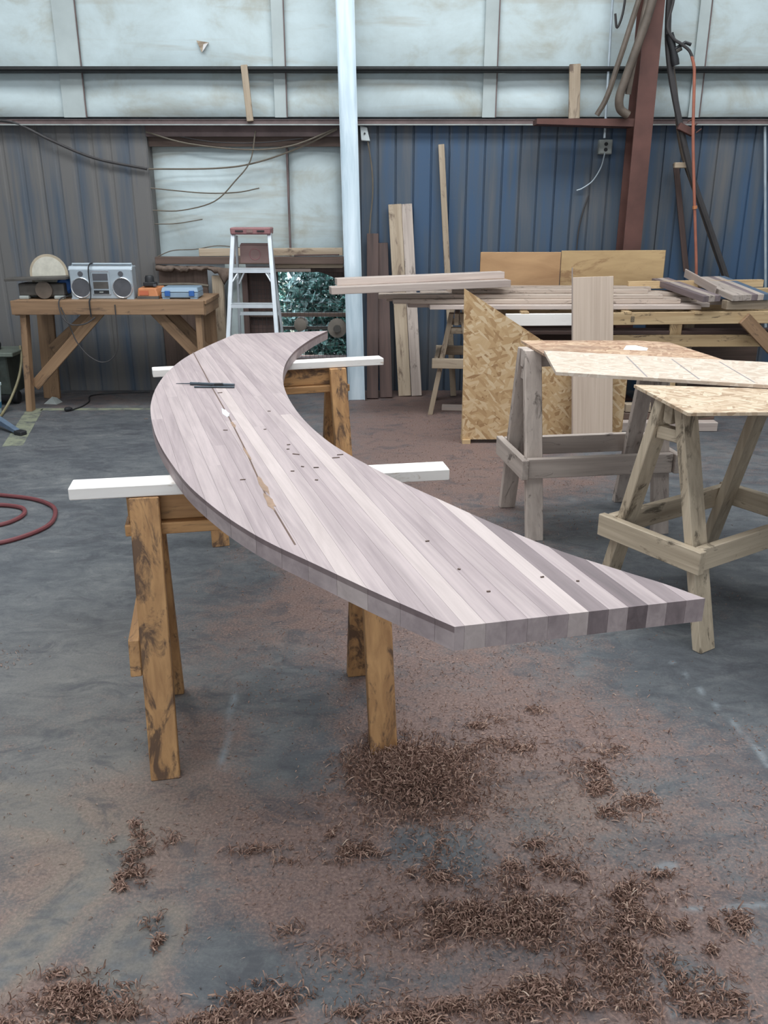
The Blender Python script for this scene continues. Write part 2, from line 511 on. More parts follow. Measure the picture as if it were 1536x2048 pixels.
def frame(p0, p1, side):
    """X along p0-p1, Y near 'side'"""
    p0, p1 = Vector(p0), Vector(p1)
    x = (p1 - p0).normalized()
    y = Vector(side)
    y = (y - x * y.dot(x)).normalized()
    z = x.cross(y)
    m = Matrix((x, y, z)).transposed().to_4x4()
    m.translation = (p0 + p1) / 2
    return m, (p1 - p0).length

def board(name, p0, p1, wd, th, mat, parent=None, side=(1, 0, 0), bevel=0.003, off=(0, 0, 0)):
    """plank with its own X along the grain; points are in the parent's space"""
    m, L = frame(Vector(p0) - Vector(off), Vector(p1) - Vector(off), side)
    mb = MB().box(-L / 2, L / 2, -wd / 2, wd / 2, -th / 2, th / 2)
    return put(name, mb, mat, parent, m, bevel)

def leg(name, pb, pt, sx, sy, mat, parent, tx=None, ty=None):
    """sheared square leg cut flat top and bottom, grain along own Z"""
    tx, ty = tx or sx, ty or sy
    c = Vector(((pb[0] + pt[0]) / 2, (pb[1] + pt[1]) / 2, (pb[2] + pt[2]) / 2))
    def q(p, a, b_):
        return [(p[0] - c.x + i * a / 2, p[1] - c.y + j * b_ / 2, p[2] - c.z) for i, j in ((-1, -1), (1, -1), (1, 1), (-1, 1))]
    mb = MB().hexa(q(pb, sx, sy), q(pt, tx, ty))
    return put(name, mb, mat, parent, Matrix.Translation(c), 0.003)

def smooth_pts(pts, n=6):
    """Catmull-Rom through pts"""
    P = [Vector(p) for p in pts]
    P = [P[0] * 2 - P[1]] + P + [P[-1] * 2 - P[-2]]
    out = []
    for i in range(1, len(P) - 2):
        for k in range(n):
            t = k / n
            a, b_, c, d = P[i - 1], P[i], P[i + 1], P[i + 2]
            out.append(0.5 * ((2 * b_) + (c - a) * t + (2 * a - 5 * b_ + 4 * c - d) * t * t + (3 * b_ - a - 3 * c + d) * t ** 3))
    out.append(P[-2])
    return out

def cable(name, pts, r, mat, label, cat='wire', group=None, n=6):
    return tag(put(name, MB().tube(smooth_pts(pts), r, n), mat, smooth=True), label, cat, group)

# ================================================================== SETTING
# floor with worn patches and dust carried in a colour attribute
DUST = [(0.26, 5.926, 0.795, 1.529, 0.55), (0.074, 3.563, 0.6, 0.721, 0.35), (-0.356, 3.217, 0.551, 0.604, 0.28), (0.397, 2.484, 0.565, 0.422, 0.38), (0.127, 2.189, 0.263, 0.22, 0.6), (0.591, 2.189, 0.403, 0.269, 0.32), (0.293, 1.675, 0.329, 0.178, 0.45), (0.588, 1.552, 0.144, 0.19, 0.5), (-0.388, 2.008, 0.478, 0.192, 0.33), (-0.151, 1.707, 0.333, 0.201, 0.25), (-0.875, 1.83, 0.108, 0.204, 0.5), (-0.646, 1.887, 0.083, 0.116, 0.45), (-0.684, 1.392, 0.221, 0.075, 0.6), (-0.317, 1.379, 0.132, 0.061, 0.6), (0.314, 1.404, 0.29, 0.088, 0.6), (0.015, 1.659, 0.201, 0.176, 0.35), (-0.562, 2.398, 0.149, 0.169, 0.35), (0.507, 7.582, 0.906, 0.839, 0.4), (0.816, 1.552, 0.107, 0.205, 0.25), (-0.381, 4.044, 0.309, 0.405, 0.3), (1.231, 5.219, 0.645, 0.422, 0.35), (-0.817, 2.189, 0.185, 0.294, 0.2), (0.707, 1.794, 0.16, 0.107, 0.2), (-0.332, 1.627, 0.087, 0.078, 0.12), (-2.572, 7.582, 0.724, 0.521, 0.25)]
BARE = [(0.072, 1.906, 0.098, 0.138, 0.55), (0.22, 1.849, 0.082, 0.15, 0.55), (-0.345, 2.707, 0.239, 0.523, 0.3), (-0.368, 1.482, 0.104, 0.15, 0.5), (-0.846, 2.343, 0.098, 0.135, 0.4), (-1.096, 2.189, 0.139, 0.146, 0.45), (-1.412, 3.731, 0.601, 1.257, 0.35), (0.793, 2.189, 0.185, 0.146, 0.35), (0.423, 2.008, 0.13, 0.085, 0.3), (0.669, 1.849, 0.082, 0.094, 0.3), (0.666, 1.496, 0.105, 0.083, 0.4), (-0.147, 1.469, 0.172, 0.094, 0.35), (0.301, 1.552, 0.132, 0.058, 0.3), (0.152, 1.469, 0.138, 0.053, 0.3), (1.222, 2.886, 0.309, 0.462, 0.3), (1.614, 4.405, 0.638, 0.967, 0.35), (-0.231, 2.214, 0.156, 0.149, 0.3), (-1.625, 5.672, 1.042, 1.133, 0.45), (-0.595, 3.731, 0.144, 0.234, 0.35)]
SWEEP = [([(-0.735, 1.906), (-0.776, 1.776), (-0.826, 1.659), (-0.877, 1.538), (-0.934, 1.429)], 0.045),
         ([(-0.784, 1.887), (-0.938, 2.008), (-1.14, 2.073), (-1.269, 2.096)], 0.05),
         ([(-0.575, 1.612), (-0.611, 1.482), (-0.651, 1.392)], 0.05)]
CHALK = [([(-0.552, 2.741), (-0.509, 2.239)], 0.010), ([(0.768, 1.678), (0.807, 1.68)], 0.010), ([(0.864, 1.681), (0.979, 1.694)], 0.010),
         ([(0.585, 1.476), (0.589, 1.392)], 0.010), ([(0.631, 1.476), (0.635, 1.379)], 0.010), ([(0.887, 1.643), (0.9, 1.582)], 0.012),
         ([(1.207, 2.455), (1.221, 2.264)], 0.010), ([(1.118, 2.924), (1.218, 2.398)], 0.005), ([(0.74, 1.82), (0.78, 1.83)], 0.014)]
def seg_dist(X, Y, pts):
    """distance to a polyline, and signed side offset"""
    best = np.full(X.shape, 9.0)
    for (x0, y0), (x1, y1) in zip(pts[:-1], pts[1:]):
        dx, dy = x1 - x0, y1 - y0
        t = np.clip(((X - x0) * dx + (Y - y0) * dy) / (dx * dx + dy * dy), 0, 1)
        best = np.minimum(best, np.hypot(X - x0 - t * dx, Y - y0 - t * dy))
    return best
def make_floor():
    xs = np.concatenate([[-6.0, -4.5], np.arange(-3.6, 3.61, 0.02), [4.5, 6.0]])
    ys = np.concatenate([[-4.5, -2.0, 0.5], np.arange(1.2, 2.9, 0.012), np.arange(2.9, 8.2, 0.03), [8.25]])
    X, Y = np.meshgrid(xs, ys)
    d = 0.25 + 0.10 * np.clip((2.7 - Y) / 0.6, 0, 1) - 0.10 * np.clip((-0.9 - X) / 0.5, 0, 1) * np.clip((Y - 2.6) / 0.5, 0, 1)
    for cx, cy, rx, ry, a in DUST:
        d += a * np.exp(-(((X - cx) / rx) ** 2 + ((Y - cy) / ry) ** 2) * 1.1)
    for cx, cy, rx, ry, a in BARE:
        d -= a * np.exp(-(((X - cx) / rx) ** 2 + ((Y - cy) / ry) ** 2) * 1.1)
    g = np.zeros(X.shape)
    for pts, wd in SWEEP:
        r = seg_dist(X, Y, pts)
        inside = np.exp(-(r / wd) ** 4)
        d -= 0.6 * inside
        g += inside * (0.5 + 0.5 * np.sin(r * 330)) * 0.8 + 0.9 * np.exp(-((r - wd * 1.5) / (wd * 0.5)) ** 2)
    # pale tan dust swept over the left half
    g += 0.75 * np.exp(-(((X + 0.85) / 0.35) ** 2 + ((Y - 2.0) / 0.4) ** 2)) + 0.4 * np.exp(-(((X - 0.55) / 0.3) ** 2 + ((Y - 2.05) / 0.2) ** 2))
    g += 0.45 * np.exp(-(((X + 1.15) / 0.6) ** 2 + ((Y - 2.75) / 0.7) ** 2))
    c = np.zeros(X.shape)
    for pts, wd in CHALK:
        c = np.maximum(c, np.exp(-(seg_dist(X, Y, pts) / wd) ** 4))
    ny, nx = X.shape
    co = np.stack([X, Y, np.zeros_like(X)], -1).reshape(-1, 3)
    idx = np.arange(ny * nx).reshape(ny, nx)
    fc = np.stack([idx[:-1, :-1], idx[:-1, 1:], idx[1:, 1:], idx[1:, :-1]], -1).reshape(-1, 4)
    me = bpy.data.meshes.new('floor')
    me.vertices.add(len(co)); me.vertices.foreach_set('co', co.ravel())
    me.loops.add(fc.size); me.loops.foreach_set('vertex_index', fc.ravel().astype(np.int32))
    me.polygons.add(len(fc)); me.polygons.foreach_set('loop_start', np.arange(0, fc.size, 4, dtype=np.int32))
    me.update()
    at = me.color_attributes.new('wear', 'FLOAT_COLOR', 'POINT')
    rgba = np.stack([np.clip(d, 0, 1), np.clip(g, 0, 1), c, np.ones_like(c)], -1).astype(np.float32)
    at.data.foreach_set('color', rgba.ravel())
    me.materials.append(M['floor'])
    o = bpy.data.objects.new('floor', me)
    COL.objects.link(o)
    return struct(o)
floor = make_floor()
put('painted_line', MB().prism([(-3.10, 7.25), (-2.80, 6.02), (-2.66, 6.05), (-2.96, 7.25)], 0.0, 0.0012), 'paint', floor)
put('painted_line', MB().prism([(-2.96, 7.17), (-2.02, 7.19), (-2.02, 7.26), (-2.96, 7.25)], 0.0, 0.0012), 'paint', floor)

# outer shell
wall = MB()
wall.box(-6, -1.29, 8.22, 8.3, 0, 5.6).box(-0.30, 6, 8.22, 8.3, 0, 5.6).box(-1.29, -0.30, 8.22, 8.3, 1.10, 5.6).box(-1.29, -0.30, 8.22, 8.3, 0, 0.28)
wall_back = struct(put('wall_back', wall, 'wall_grey'))
struct(put('wall_left', MB().box(-6.08, -6, -4.5, 8.3, 0, 5.6), 'wall_grey'))
struct(put('wall_right', MB().box(6, 6.08, -4.5, 8.3, 0, 5.6), 'wall_grey'))
struct(put('wall_front', MB().box(-6.08, 6.08, -4.58, -4.5, 0, 5.6), 'wall_grey'))
struct(put('ceiling', MB().box(-6.08, 6.08, -4.58, 8.3, 5.6, 5.68), 'wall_grey'))

# ribbed blue siding, each sheet one piece
def siding_mesh(n, pitch=0.155, h=2.31, g=0.017, dp=0.014):
    mb = MB()
    prof = []
    for i in range(n):
        x = i * pitch
        prof += [(x + 0.001, 0.0), (x + pitch - g, 0.0), (x + pitch - g * 0.7, dp), (x + pitch - g * 0.3, dp)]
    prof.append((n * pitch - 0.001, 0.0))
    vs = [(x, y, 0) for x, y in prof] + [(x, y, h) for x, y in prof] + [(x, y + 0.004, 0) for x, y in prof] + [(x, y + 0.004, h) for x, y in prof]
    k = len(prof)
    fs = []
    for i in range(k - 1):
        fs.append((i, i + 1, k + i + 1, k + i))
        fs.append((2 * k + i + 1, 2 * k + i, 3 * k + i, 3 * k + i + 1))
    return mb.add(vs, fs)
X = -0.355
for base, cnt in ((-0.355, 7), (-2.05 - 4 * 0.93, 4)):
    proto = None
    for i in range(cnt):
        x = base + i * 0.93
        if proto is None:
            proto = put('metal_panel', siding_mesh(6) if base > -1 else siding_mesh(6, g=0.045, dp=0.006), 'siding', wall_back, Matrix.Translation((x, 8.0, 0)))
        else:
            c = proto.copy(); COL.objects.link(c); c.matrix_basis = Matrix.Translation((x, 8.0, 0))

# insulation blankets above, each between two girts and two seams
def pillow(x0, x1, z0, z1, y=8.088, depth=0.036, nx=10, nz=8):
    vs, fs = [], []
    for j in range(nz + 1):
        for i in range(nx + 1):
            u, v = i / nx, j / nz
            bl = (1 - abs(2 * u - 1) ** 6) * (1 - abs(2 * v - 1) ** 4)
            vs.append((x0 + (x1 - x0) * u, y - depth * bl + 0.008 * math.sin(7 * u + x0 * 3 + 5 * v), z0 + (z1 - z0) * v))
    for j in range(nz):
        for i in range(nx):
            a = j * (nx + 1) + i
            fs.append((a, a + 1, a + nx + 2, a + nx + 1))
    return MB().add(vs, fs)
SEAM = [-6.0, -4.45, -2.66, -0.888, 0.90, 2.665, 4.45, 6.0]
for x0, x1 in zip(SEAM[:-1], SEAM[1:]):
    put('insulation_panel', pillow(x0, x1, 2.378, 2.73), 'insul', wall_back, smooth=True)
    put('insulation_panel', pillow(x0, x1, 2.73, 3.55), 'insul', wall_back, smooth=True)
    put('insulation_panel', pillow(x0, x1, 3.55, 5.58), 'insul', wall_back, smooth=True)
put('insulation_panel', pillow(-2.06, -0.852, 1.2, 2.2, 8.16, 0.06), 'insul', wall_back, smooth=True)
put('insulation_panel', pillow(-0.848, -0.34, 1.2, 2.2, 8.16, 0.05), 'insul', wall_back, smooth=True)
put('insulation_panel', pillow(-1.46, -1.27, 0.0, 1.15, 8.10, 0.03), 'insul', wall_back, smooth=True)
for x, wd in ((-2.66, 0.19), (-0.888, 0.10), (0.90, 0.11), (2.665, 0.09), (-4.45, 0.1), (4.45, 0.1)):
    mb = MB()
    mb.box(x - wd / 2, x + wd / 2, 8.045, 8.052, 2.37, 2.715).box(x - wd / 2, x + wd / 2, 8.045, 8.052, 2.755, 5.5)
    put('seam_tape', mb, 'tape', wall_back)
    put('seam_tape', MB().box(x + wd / 2, x + wd / 2 + 0.009, 8.038, 8.050, 2.37, 5.5), 'girt', wall_back)
put('seam_tape', MB().box(-0.862, -0.845, 8.09, 8.12, 1.22, 2.16), 'girt', wall_back)
# girts: black lipped channel above, brown channel at the head of the siding
put('girt', MB().box(-6, 6, 7.94, 8.06, 2.712, 2.722).box(-6, 6, 7.94, 7.95, 2.722, 2.745).box(-6, 6, 7.94, 8.06, 2.742, 2.750), 'black_paint', wall_back)
put('girt', MB().tube([(-6, 7.925, 2.728), (6, 7.925, 2.733)], 0.011, 8), 'black_paint', wall_back)
put('girt', MB().box(-6, 6, 7.90, 8.06, 2.303, 2.312).box(-6, 6, 7.90, 7.908, 2.312, 2.335).box(-6, 6, 7.90, 7.98, 2.33, 2.342), 'girt', wall_back)
put('drip_edge', MB().box(-6, 6, 7.892, 7.899, 2.296, 2.306), 'box_grey', wall_back)
# trim around the uncovered bay
put('lintel', MB().box(-2.05, -0.355, 7.985, 8.02, 2.215, 2.302), 'girt', wall_back)
put('lintel', MB().box(-2.05, -0.355, 8.05, 8.10, 2.14, 2.28), 'beamX', wall_back)
put('jamb', MB().box(-2.054, -2.050, 8.0, 8.15, 1.22, 2.30), 'siding', wall_back)
# hole torn in the vinyl
tear = tag(put('torn_flap', MB().prism([(-1.57, 2.955), (-1.465, 2.94), (-1.50, 2.90), (-1.53, 2.865)], 0, 0.004), 'tan' + 'X'), 'small triangular tear with a tan flap high on the white wall', 'tear')
tear.matrix_basis = Matrix(((1, 0, 0, 0), (0, 0, -1, 8.035), (0, 1, 0, 0), (0, 0, 0, 1)))
put('flap', MB().prism([(-1.512, 2.925), (-1.468, 2.938), (-1.525, 2.868)], 0.004, 0.012), 'paper', tear)

# short wood battens over the girts
tag(board('batten', (-1.165, 7.915, 2.755), (-1.13, 7.88, 2.325), 0.055, 0.03, 'tanX'), 'narrow tan batten across the girts near the left wall tear', 'batten', 'battens across the girts')
tag(board('batten', (1.585, 7.90, 2.76), (1.605, 7.885, 2.345), 0.092, 0.03, 'tanX'), 'wider tan batten across the girts left of the conduit', 'batten', 'battens across the girts')

# ================================================================== OUTSIDE the fan opening
struct(put('ground', MB().box(-8, 8, 8.3, 20, -0.12, -0.02), 'ground'))
def shrub(name, label, c, R, n, seed):
    r = random.Random(seed)
    t = thing(name, label, 'shrub', (c[0], c[1], 0), 0, 'shrubs outside the fan opening')
    vs, fs = [], []
    for i in range(n):
        while True:
            p = Vector((r.uniform(-1, 1), r.uniform(-1, 1), r.uniform(-1, 1)))
            if 0.25 < p.length < 1:
                break
        p = Vector((p.x * R[0], p.y * R[1], c[2] + p.z * R[2]))
        m = Euler((r.uniform(-1.2, 1.2), r.uniform(-1.2, 1.2), r.uniform(0, 6.3))).to_matrix()
        s = r.uniform(0.03, 0.065)
        k = len(vs)
        for q in ((-1.4, 0, 0), (0, -0.55, 0.12), (1.4, 0, 0), (0, 0.55, 0.12)):
            vs.append(p + m @ Vector(q) * s)
        fs += [(k, k + 1, k + 2), (k, k + 2, k + 3)]
    o = put('foliage', MB().add(vs, fs), 'leaf', t)
    o['kind'] = 'stuff'
    for a in range(3):
        put('stem', MB().tube([(0.1 * a - 0.1, 0, -0.03), (0.25 * a - 0.25, 0.05, c[2] + R[2] * 0.5)], [0.03, 0.012], 6), 'bark', t)
    return t
shrub('shrub', 'leafy green shrub seen through the fan opening beside the steel stud', (-0.35, 9.2, 0.55), (0.72, 0.5, 0.95), 5200, 1)
shrub('shrub', 'darker shrub seen through the left half of the fan opening', (-1.75, 10.4, 0.6), (0.65, 0.55, 1.0), 3800, 2)

# fan and its framing
fan = thing('exhaust_fan', 'wall exhaust fan behind a wire guard, right of the step ladder', 'fan', (-0.8, 8.1, 0.28))
fo = Vector((-0.8, 8.1, 0.28))
def loc(x, y, z):
    return (x - fo.x, y - fo.y, z - fo.z)
for nm, b in (('frame', (-1.30, -1.25, 8.02, 8.22, 0.20, 1.12)), ('frame', (-0.345, -0.30, 8.02, 8.22, 0.20, 1.12)),
              ('frame', (-1.25, -0.345, 8.02, 8.22, 1.085, 1.12)), ('frame', (-1.25, -0.345, 8.02, 8.22, 0.20, 0.30))):
    put(nm, MB().box(b[0] - fo.x, b[1] - fo.x, b[2] - fo.y, b[3] - fo.y, b[4] - fo.z, b[5] - fo.z), 'darkZ', fan)
g = MB()
for i in range(24):
    x = -1.25 + 0.905 * i / 23
    g.box(x - 0.0013 - fo.x, x + 0.0013 - fo.x, -0.052, -0.0495, 0.02, 0.805)
for j in range(21):
    z = 0.02 + 0.785 * j / 20
    g.box(-1.25 - fo.x, -0.345 - fo.x, -0.0495, -0.047, z - 0.0013, z + 0.0013)
go = put('wire_guard', g, 'mesh', fan)
go['kind'] = 'stuff'
put('crossbar', MB().box(*[v for v in (-1.25 - fo.x, -0.345 - fo.x, -0.03, 0.01, 0.40, 0.435)]), 'beamX', fan)
put('baffle_board', MB().box(-1.25 - fo.x, -0.98 - fo.x, 0.02, 0.04, 0.03, 0.80), 'darkZ', fan)
arc = [(-0.345 - fo.x, 1.085 - fo.z)] + [(-0.70 + 0.47 * math.cos(a) - fo.x, 0.64 + 0.455 * math.sin(a) - fo.z) for a in [math.radians(40 + 4.5 * i) for i in range(11)]]
put('shroud_corner', MB().prism([(x, z) for x, z in arc if x <= -0.345 - fo.x + 1e-6], 0, 0.01), 'darkX', fan, Matrix.Translation((0, -0.03, 0)) @ Matrix.Rotation(math.radians(90), 4, 'X'))
pl = put('pulley', MB().lathe([(0.03, -0.04), (0.088, -0.035), (0.090, -0.02), (0.075, -0.012), (0.090, -0.004), (0.088, 0.012), (0.03, 0.015)], 'Y', loc(-0.437, 8.08, 0.577)), 'pulley', fan, smooth=True)
put('hub', MB().lathe([(0.034, -0.075), (0.034, -0.04)], 'Y', loc(-0.437, 8.08, 0.577), 16), 'iron', pl)
put('motor', MB().lathe([(0.03, -0.06), (0.058, -0.05), (0.062, 0.0), (0.062, 0.09), (0.04, 0.1)], 'Y', loc(-0.78, 8.08, 0.61), 20), 'pulley', fan, smooth=True)
put('axle_bar', MB().box(-0.98 - fo.x, -0.345 - fo.x, 0.045, 0.075, 0.27, 0.30), 'iron', fan)
put('fan_blade', MB().add([loc(*p) for p in ((-0.66, 8.15, 0.60), (-0.46, 8.19, 0.98), (-0.28, 8.14, 0.88), (-0.60, 8.14, 0.56))] , [(0, 1, 2, 3)]), 'iron', fan) if False else None

tag(board('header_beam', (-2.04, 7.93, 1.195), (-0.36, 7.93, 1.195), 0.062, 0.10, 'beamX', side=(0, 0, 1)), 'long dark brown beam laid across below the white bay', 'beam')
tag(board('loose_board', (-1.655, 7.95, 1.262), (-0.37, 7.95, 1.268), 0.066, 0.035, 'tanX', side=(0, 0, 1)), 'tan board on edge on top of the dark brown beam', 'board')
tag(board('loose_board', (-1.03, 7.945, 1.145), (-0.37, 7.945, 1.145), 0.032, 0.05, 'tanX', side=(0, 0, 1)), 'thin tan board under the dark brown beam, above the fan', 'board')
tag(board('loose_board', (-1.02, 7.955, 1.108), (-0.66, 7.955, 1.108), 0.03, 0.03, 'paleX', side=(0, 0, 1)), 'short pale board along the top edge of the fan', 'board')
tag(board('loose_board', (-0.80, 7.905, 1.238), (-0.40, 7.90, 1.243), 0.012, 0.05, 'darkX', side=(0, 0, 1)), 'thin dark splinter of wood on the beam near the stud', 'board')
tag(board('wood_post', (-1.515, 7.96, 0.0), (-1.505, 7.96, 1.06), 0.10, 0.07, 'tanX'), 'worn tan wooden post between bench and step ladder', 'post')
tag(board('plywood_sheet', (-1.82, 7.975, 0.0), (-1.82, 7.975, 1.13), 0.44, 0.02, 'beamX'), 'dark brown plywood sheet behind the right end of the bench', 'plywood')
tag(put('pipe_rail', MB().tube(smooth_pts([(-2.03, 7.90, 0.985), (-1.75, 7.89, 0.99), (-1.58, 7.89, 0.975)]), 0.013, 8), 'wire', smooth=True), 'grey pipe rail across the dark plywood behind the bench', 'pipe')
# ragged cloth hung over the plywood
def cloth():
    vs, fs = [], []
    nx, nz = 24, 5
    r = random.Random(5)
    for i in range(nx + 1):
        u = i / nx
        drop = 0.02 + 0.035 * r.random() + (0.10 if u > 0.84 else 0) * (1 - abs(u - 0.92) / 0.08 * 0.6)
        for j in range(nz + 1):
            v = j / nz
            vs.append((-2.04 + 0.66 * u, 7.90 - 0.02 * math.sin(v * 3) - 0.012 * math.sin(u * 40 + v * 2), 1.155 - 0.012 * math.sin(u * 3.1) - 0.02 * (u > 0.7) * (u - 0.7) * 5 - drop * v))
    for i in range(nx):
        for j in range(nz):
            a = i * (nz + 1) + j
            fs.append((a, a + nz + 1, a + nz + 2, a + 1))
    return MB().add(vs, fs)
c = tag(put('burlap_rag', cloth(), 'cloth', smooth=True), 'ragged brown burlap hanging under the dark beam above the bench', 'cloth')
sd = c.modifiers.new('thick', 'SOLIDIFY'); sd.thickness = 0.006

# ================================================================== COUNTERTOP
CT_B, CT_T = 0.895, 0.945
OUT = [(-0.344, 5.255), (-0.626, 5.18), (-0.887, 5.118), (-0.965, 4.65), (-1.004, 4.286), (-1.0, 3.91), (-0.965, 3.57), (-0.917, 3.299), (-0.87, 3.104), (-0.796, 2.858), (-0.718, 2.64), (-0.628, 2.424), (-0.535, 2.225), (-0.422, 2.031), (-0.33, 1.897), (-0.252, 1.800), (-0.154, 1.695), (-0.059, 1.592), (0.0, 1.53), (0.06, 1.470), (0.13, 1.4)]
INN = [(0.635, 1.52), (0.574, 1.59), (0.499, 1.661), (0.376, 1.787), (0.238, 1.979), (0.152, 2.108), (0.045, 2.27), (-0.045, 2.424), (-0.117, 2.558), (-0.187, 2.707), (-0.271, 2.936), (-0.347, 3.203), (-0.413, 3.508), (-0.456, 3.813), (-0.479, 4.172), (-0.466, 4.55), (-0.41, 4.959)]
def fine_curve(pts, n=5):
    return [(p.x, p.y) for p in smooth_pts([(x, y, 0) for x, y in pts], n)]
outline = fine_curve(OUT[2:]) 
inner = fine_curve(INN[:] + [OUT[0]])
poly = [OUT[1]] + outline + inner           # far edge, outer curve, near end, inner curve
ang = math.atan2(-0.952, 0.305)
ct = thing('curved_countertop', 'long curved walnut countertop glued from strips, lying on two white sticks', 'countertop', (-0.3, 3.0, CT_B), ang)
ci, si = math.cos(-ang), math.sin(-ang)
lp = []
for x, y in poly:
    x, y = x + 0.3, y - 3.0
    lp.append((x * ci - y * si, x * si + y * ci))
bm0 = bmesh.new()
vb = [bm0.verts.new((x, y, 0)) for x, y in lp]
for tri in tessellate_polygon([[Vector((x, y, 0)) for x, y in lp]]):
    f0 = bm0.faces.new([vb[i] for i in tri])
    f0.normal_update()
    if f0.normal.z < 0:
        f0.normal_flip()
ymin, ymax = min(y for x, y in lp), max(y for x, y in lp)
# the strips are counted from the near right corner
PATTERN = [2, 3, 1, 4, 1, 3, 0, 2, 1, 2, 1, 0, 1, 2, 1, 0, 1]
y_right = max(y for x, y in lp if x > 0.8)
SW = 0.0415
k = 0
y = y_right + SW * math.ceil((ymax - y_right) / SW)
while y > ymin:
    lo, hi = y - SW, y
    idx = int(round((y_right - hi) / SW))
    joint = -0.25 + rnd.uniform(-0.08, 0.25) if idx < 8 else rnd.uniform(-0.9, 0.6)
    for half in (0, 1):
        bm = bm0.copy()
        cuts = [((0, lo + 0.0002, 0), (0, -1, 0)), ((0, hi - 0.0002, 0), (0, 1, 0)), ((joint, 0, 0), (1, 0, 0) if half == 0 else (-1, 0, 0))]
        for co, no in cuts:
            bmesh.ops.bisect_plane(bm, geom=bm.verts[:] + bm.edges[:] + bm.faces[:], plane_co=co, plane_no=no, clear_outer=True)
        if bm.faces:
            r = bmesh.ops.extrude_face_region(bm, geom=bm.faces[:])
            bmesh.ops.translate(bm, vec=(0, 0, CT_T - CT_B), verts=[v for v in r['geom'] if isinstance(v, bmesh.types.BMVert)])
            bmesh.ops.recalc_face_normals(bm, faces=bm.faces)
            me = bpy.data.meshes.new('walnut_strip')
            bm.to_mesh(me)
            mi = PATTERN[idx] if 0 <= idx < len(PATTERN) and half else rnd.choice([1, 1, 1, 2, 2])
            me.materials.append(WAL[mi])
            o = bpy.data.objects.new('walnut_strip', me)
            COL.objects.link(o)
            o.parent = ct
        bm.free()
    y -= SW
bm0.free()
def ct_local(x, y, z=CT_T):
    x, y = x + 0.3, y - 3.0
    return (x * ci - y * si, x * si + y * ci, z - CT_B)
# glue line and squeeze-out along one joint
pts = [(-1.0, 4.47), (-0.74, 3.6), (-0.571, 3.05), (-0.44, 2.6), (-0.31, 2.13), (-0.203, 1.80)]
gl = MB()
q = [ct_local(*p) for p in pts]
for a, b in zip(q[:-1], q[1:]):
    gl.hexa([(a[0], a[1] - 0.0022, a[2]), (b[0], b[1] - 0.0022, b[2]), (b[0], b[1] + 0.0022, b[2]), (a[0], a[1] + 0.0022, a[2])],
            [(a[0], a[1] - 0.0022, a[2] + 0.0004), (b[0], b[1] - 0.0022, b[2] + 0.0004), (b[0], b[1] + 0.0022, b[2] + 0.0004), (a[0], a[1] + 0.0022, a[2] + 0.0004)])
put('glue_line', gl, 'gum', ct)
def blot(name, cx, cy, rx, ry, mat, seed, parent=ct):
    r = random.Random(seed)
    c = ct_local(cx, cy)
    p = [(c[0] + rx * math.cos(t) * r.uniform(0.6, 1.1), c[1] + ry * math.sin(t) * r.uniform(0.5, 1.1)) for t in [2 * PI * i / 14 for i in range(14)]]
    return put(name, MB().prism(p, c[2], c[2] + 0.0006), mat, parent)
blot('glue_stain', -0.335, 2.235, 0.10, 0.011, 'glue', 1)
blot('glue_stain', -0.300, 2.10, 0.07, 0.013, 'glue', 2)
blot('glue_stain', -0.53, 2.915, 0.05, 0.008, 'glue', 3)
blot('glue_stain', -0.43, 2.56, 0.09, 0.005, 'glue', 5)
blot('glue_smear', -0.59, 3.10, 0.085, 0.013, 'clear_tape', 4)
# things lying on the countertop
def on_top(name, p0, p1, r, mat, label, cat, group=None):
    return tag(put(name, MB().tube([(p0[0], p0[1], CT_T + r + 0.0005), (p1[0], p1[1], CT_T + r + 0.0005)], r, 8), mat, smooth=True), label, cat, group)
t = thing('steel_rod', 'slim dark steel compass bar lying across the countertop', 'tool', (-0.76, 3.6, CT_T))
put('bar', MB().tube([(-0.07, 0.01, 0.007), (0.125, -0.025, 0.007)], 0.0065, 8), 'steel_tool', t, smooth=True)
put('thin_tip', MB().tube([(-0.135, 0.028, 0.003), (-0.06, 0.012, 0.006)], [0.0015, 0.003], 6), 'steel_tool', t)
put('clamp', MB().box(0.04, 0.075, -0.03, -0.012, 0.0005, 0.014), 'black', t)
on_top('steel_rod', (-0.80, 3.55), (-0.63, 3.545), 0.004, 'steel_tool', 'thinner dark rod lying just in front of the compass bar', 'tool')
chips = [(-0.674, 3.449, 0.025), (-0.80, 3.66, 0.02), (-0.544, 2.837, 0.02), (-0.136, 2.536, 0.025), (-0.273, 2.541, 0.03), (-0.266, 2.364, 0.014), (-0.241, 2.409, 0.012), (-0.398, 2.283, 0.02), (-0.147, 2.503, 0.03), (-0.304, 2.598, 0.012), (-0.308, 2.652, 0.014), (-0.43, 3.12, 0.015), (-0.41, 2.85, 0.012), (-0.86, 3.0, 0.016),
         (-0.2, 2.40, 0.02), (-0.19, 2.28, 0.012), (0.10, 1.82, 0.012), (0.33, 1.62, 0.010), (0.40, 1.60, 0.008), (0.21, 1.55, 0.010), (0.16, 1.66, 0.008)]
ORD = 'first second third fourth fifth sixth seventh eighth ninth tenth eleventh twelfth thirteenth fourteenth fifteenth sixteenth seventeenth eighteenth nineteenth twentieth twenty-first'.split()
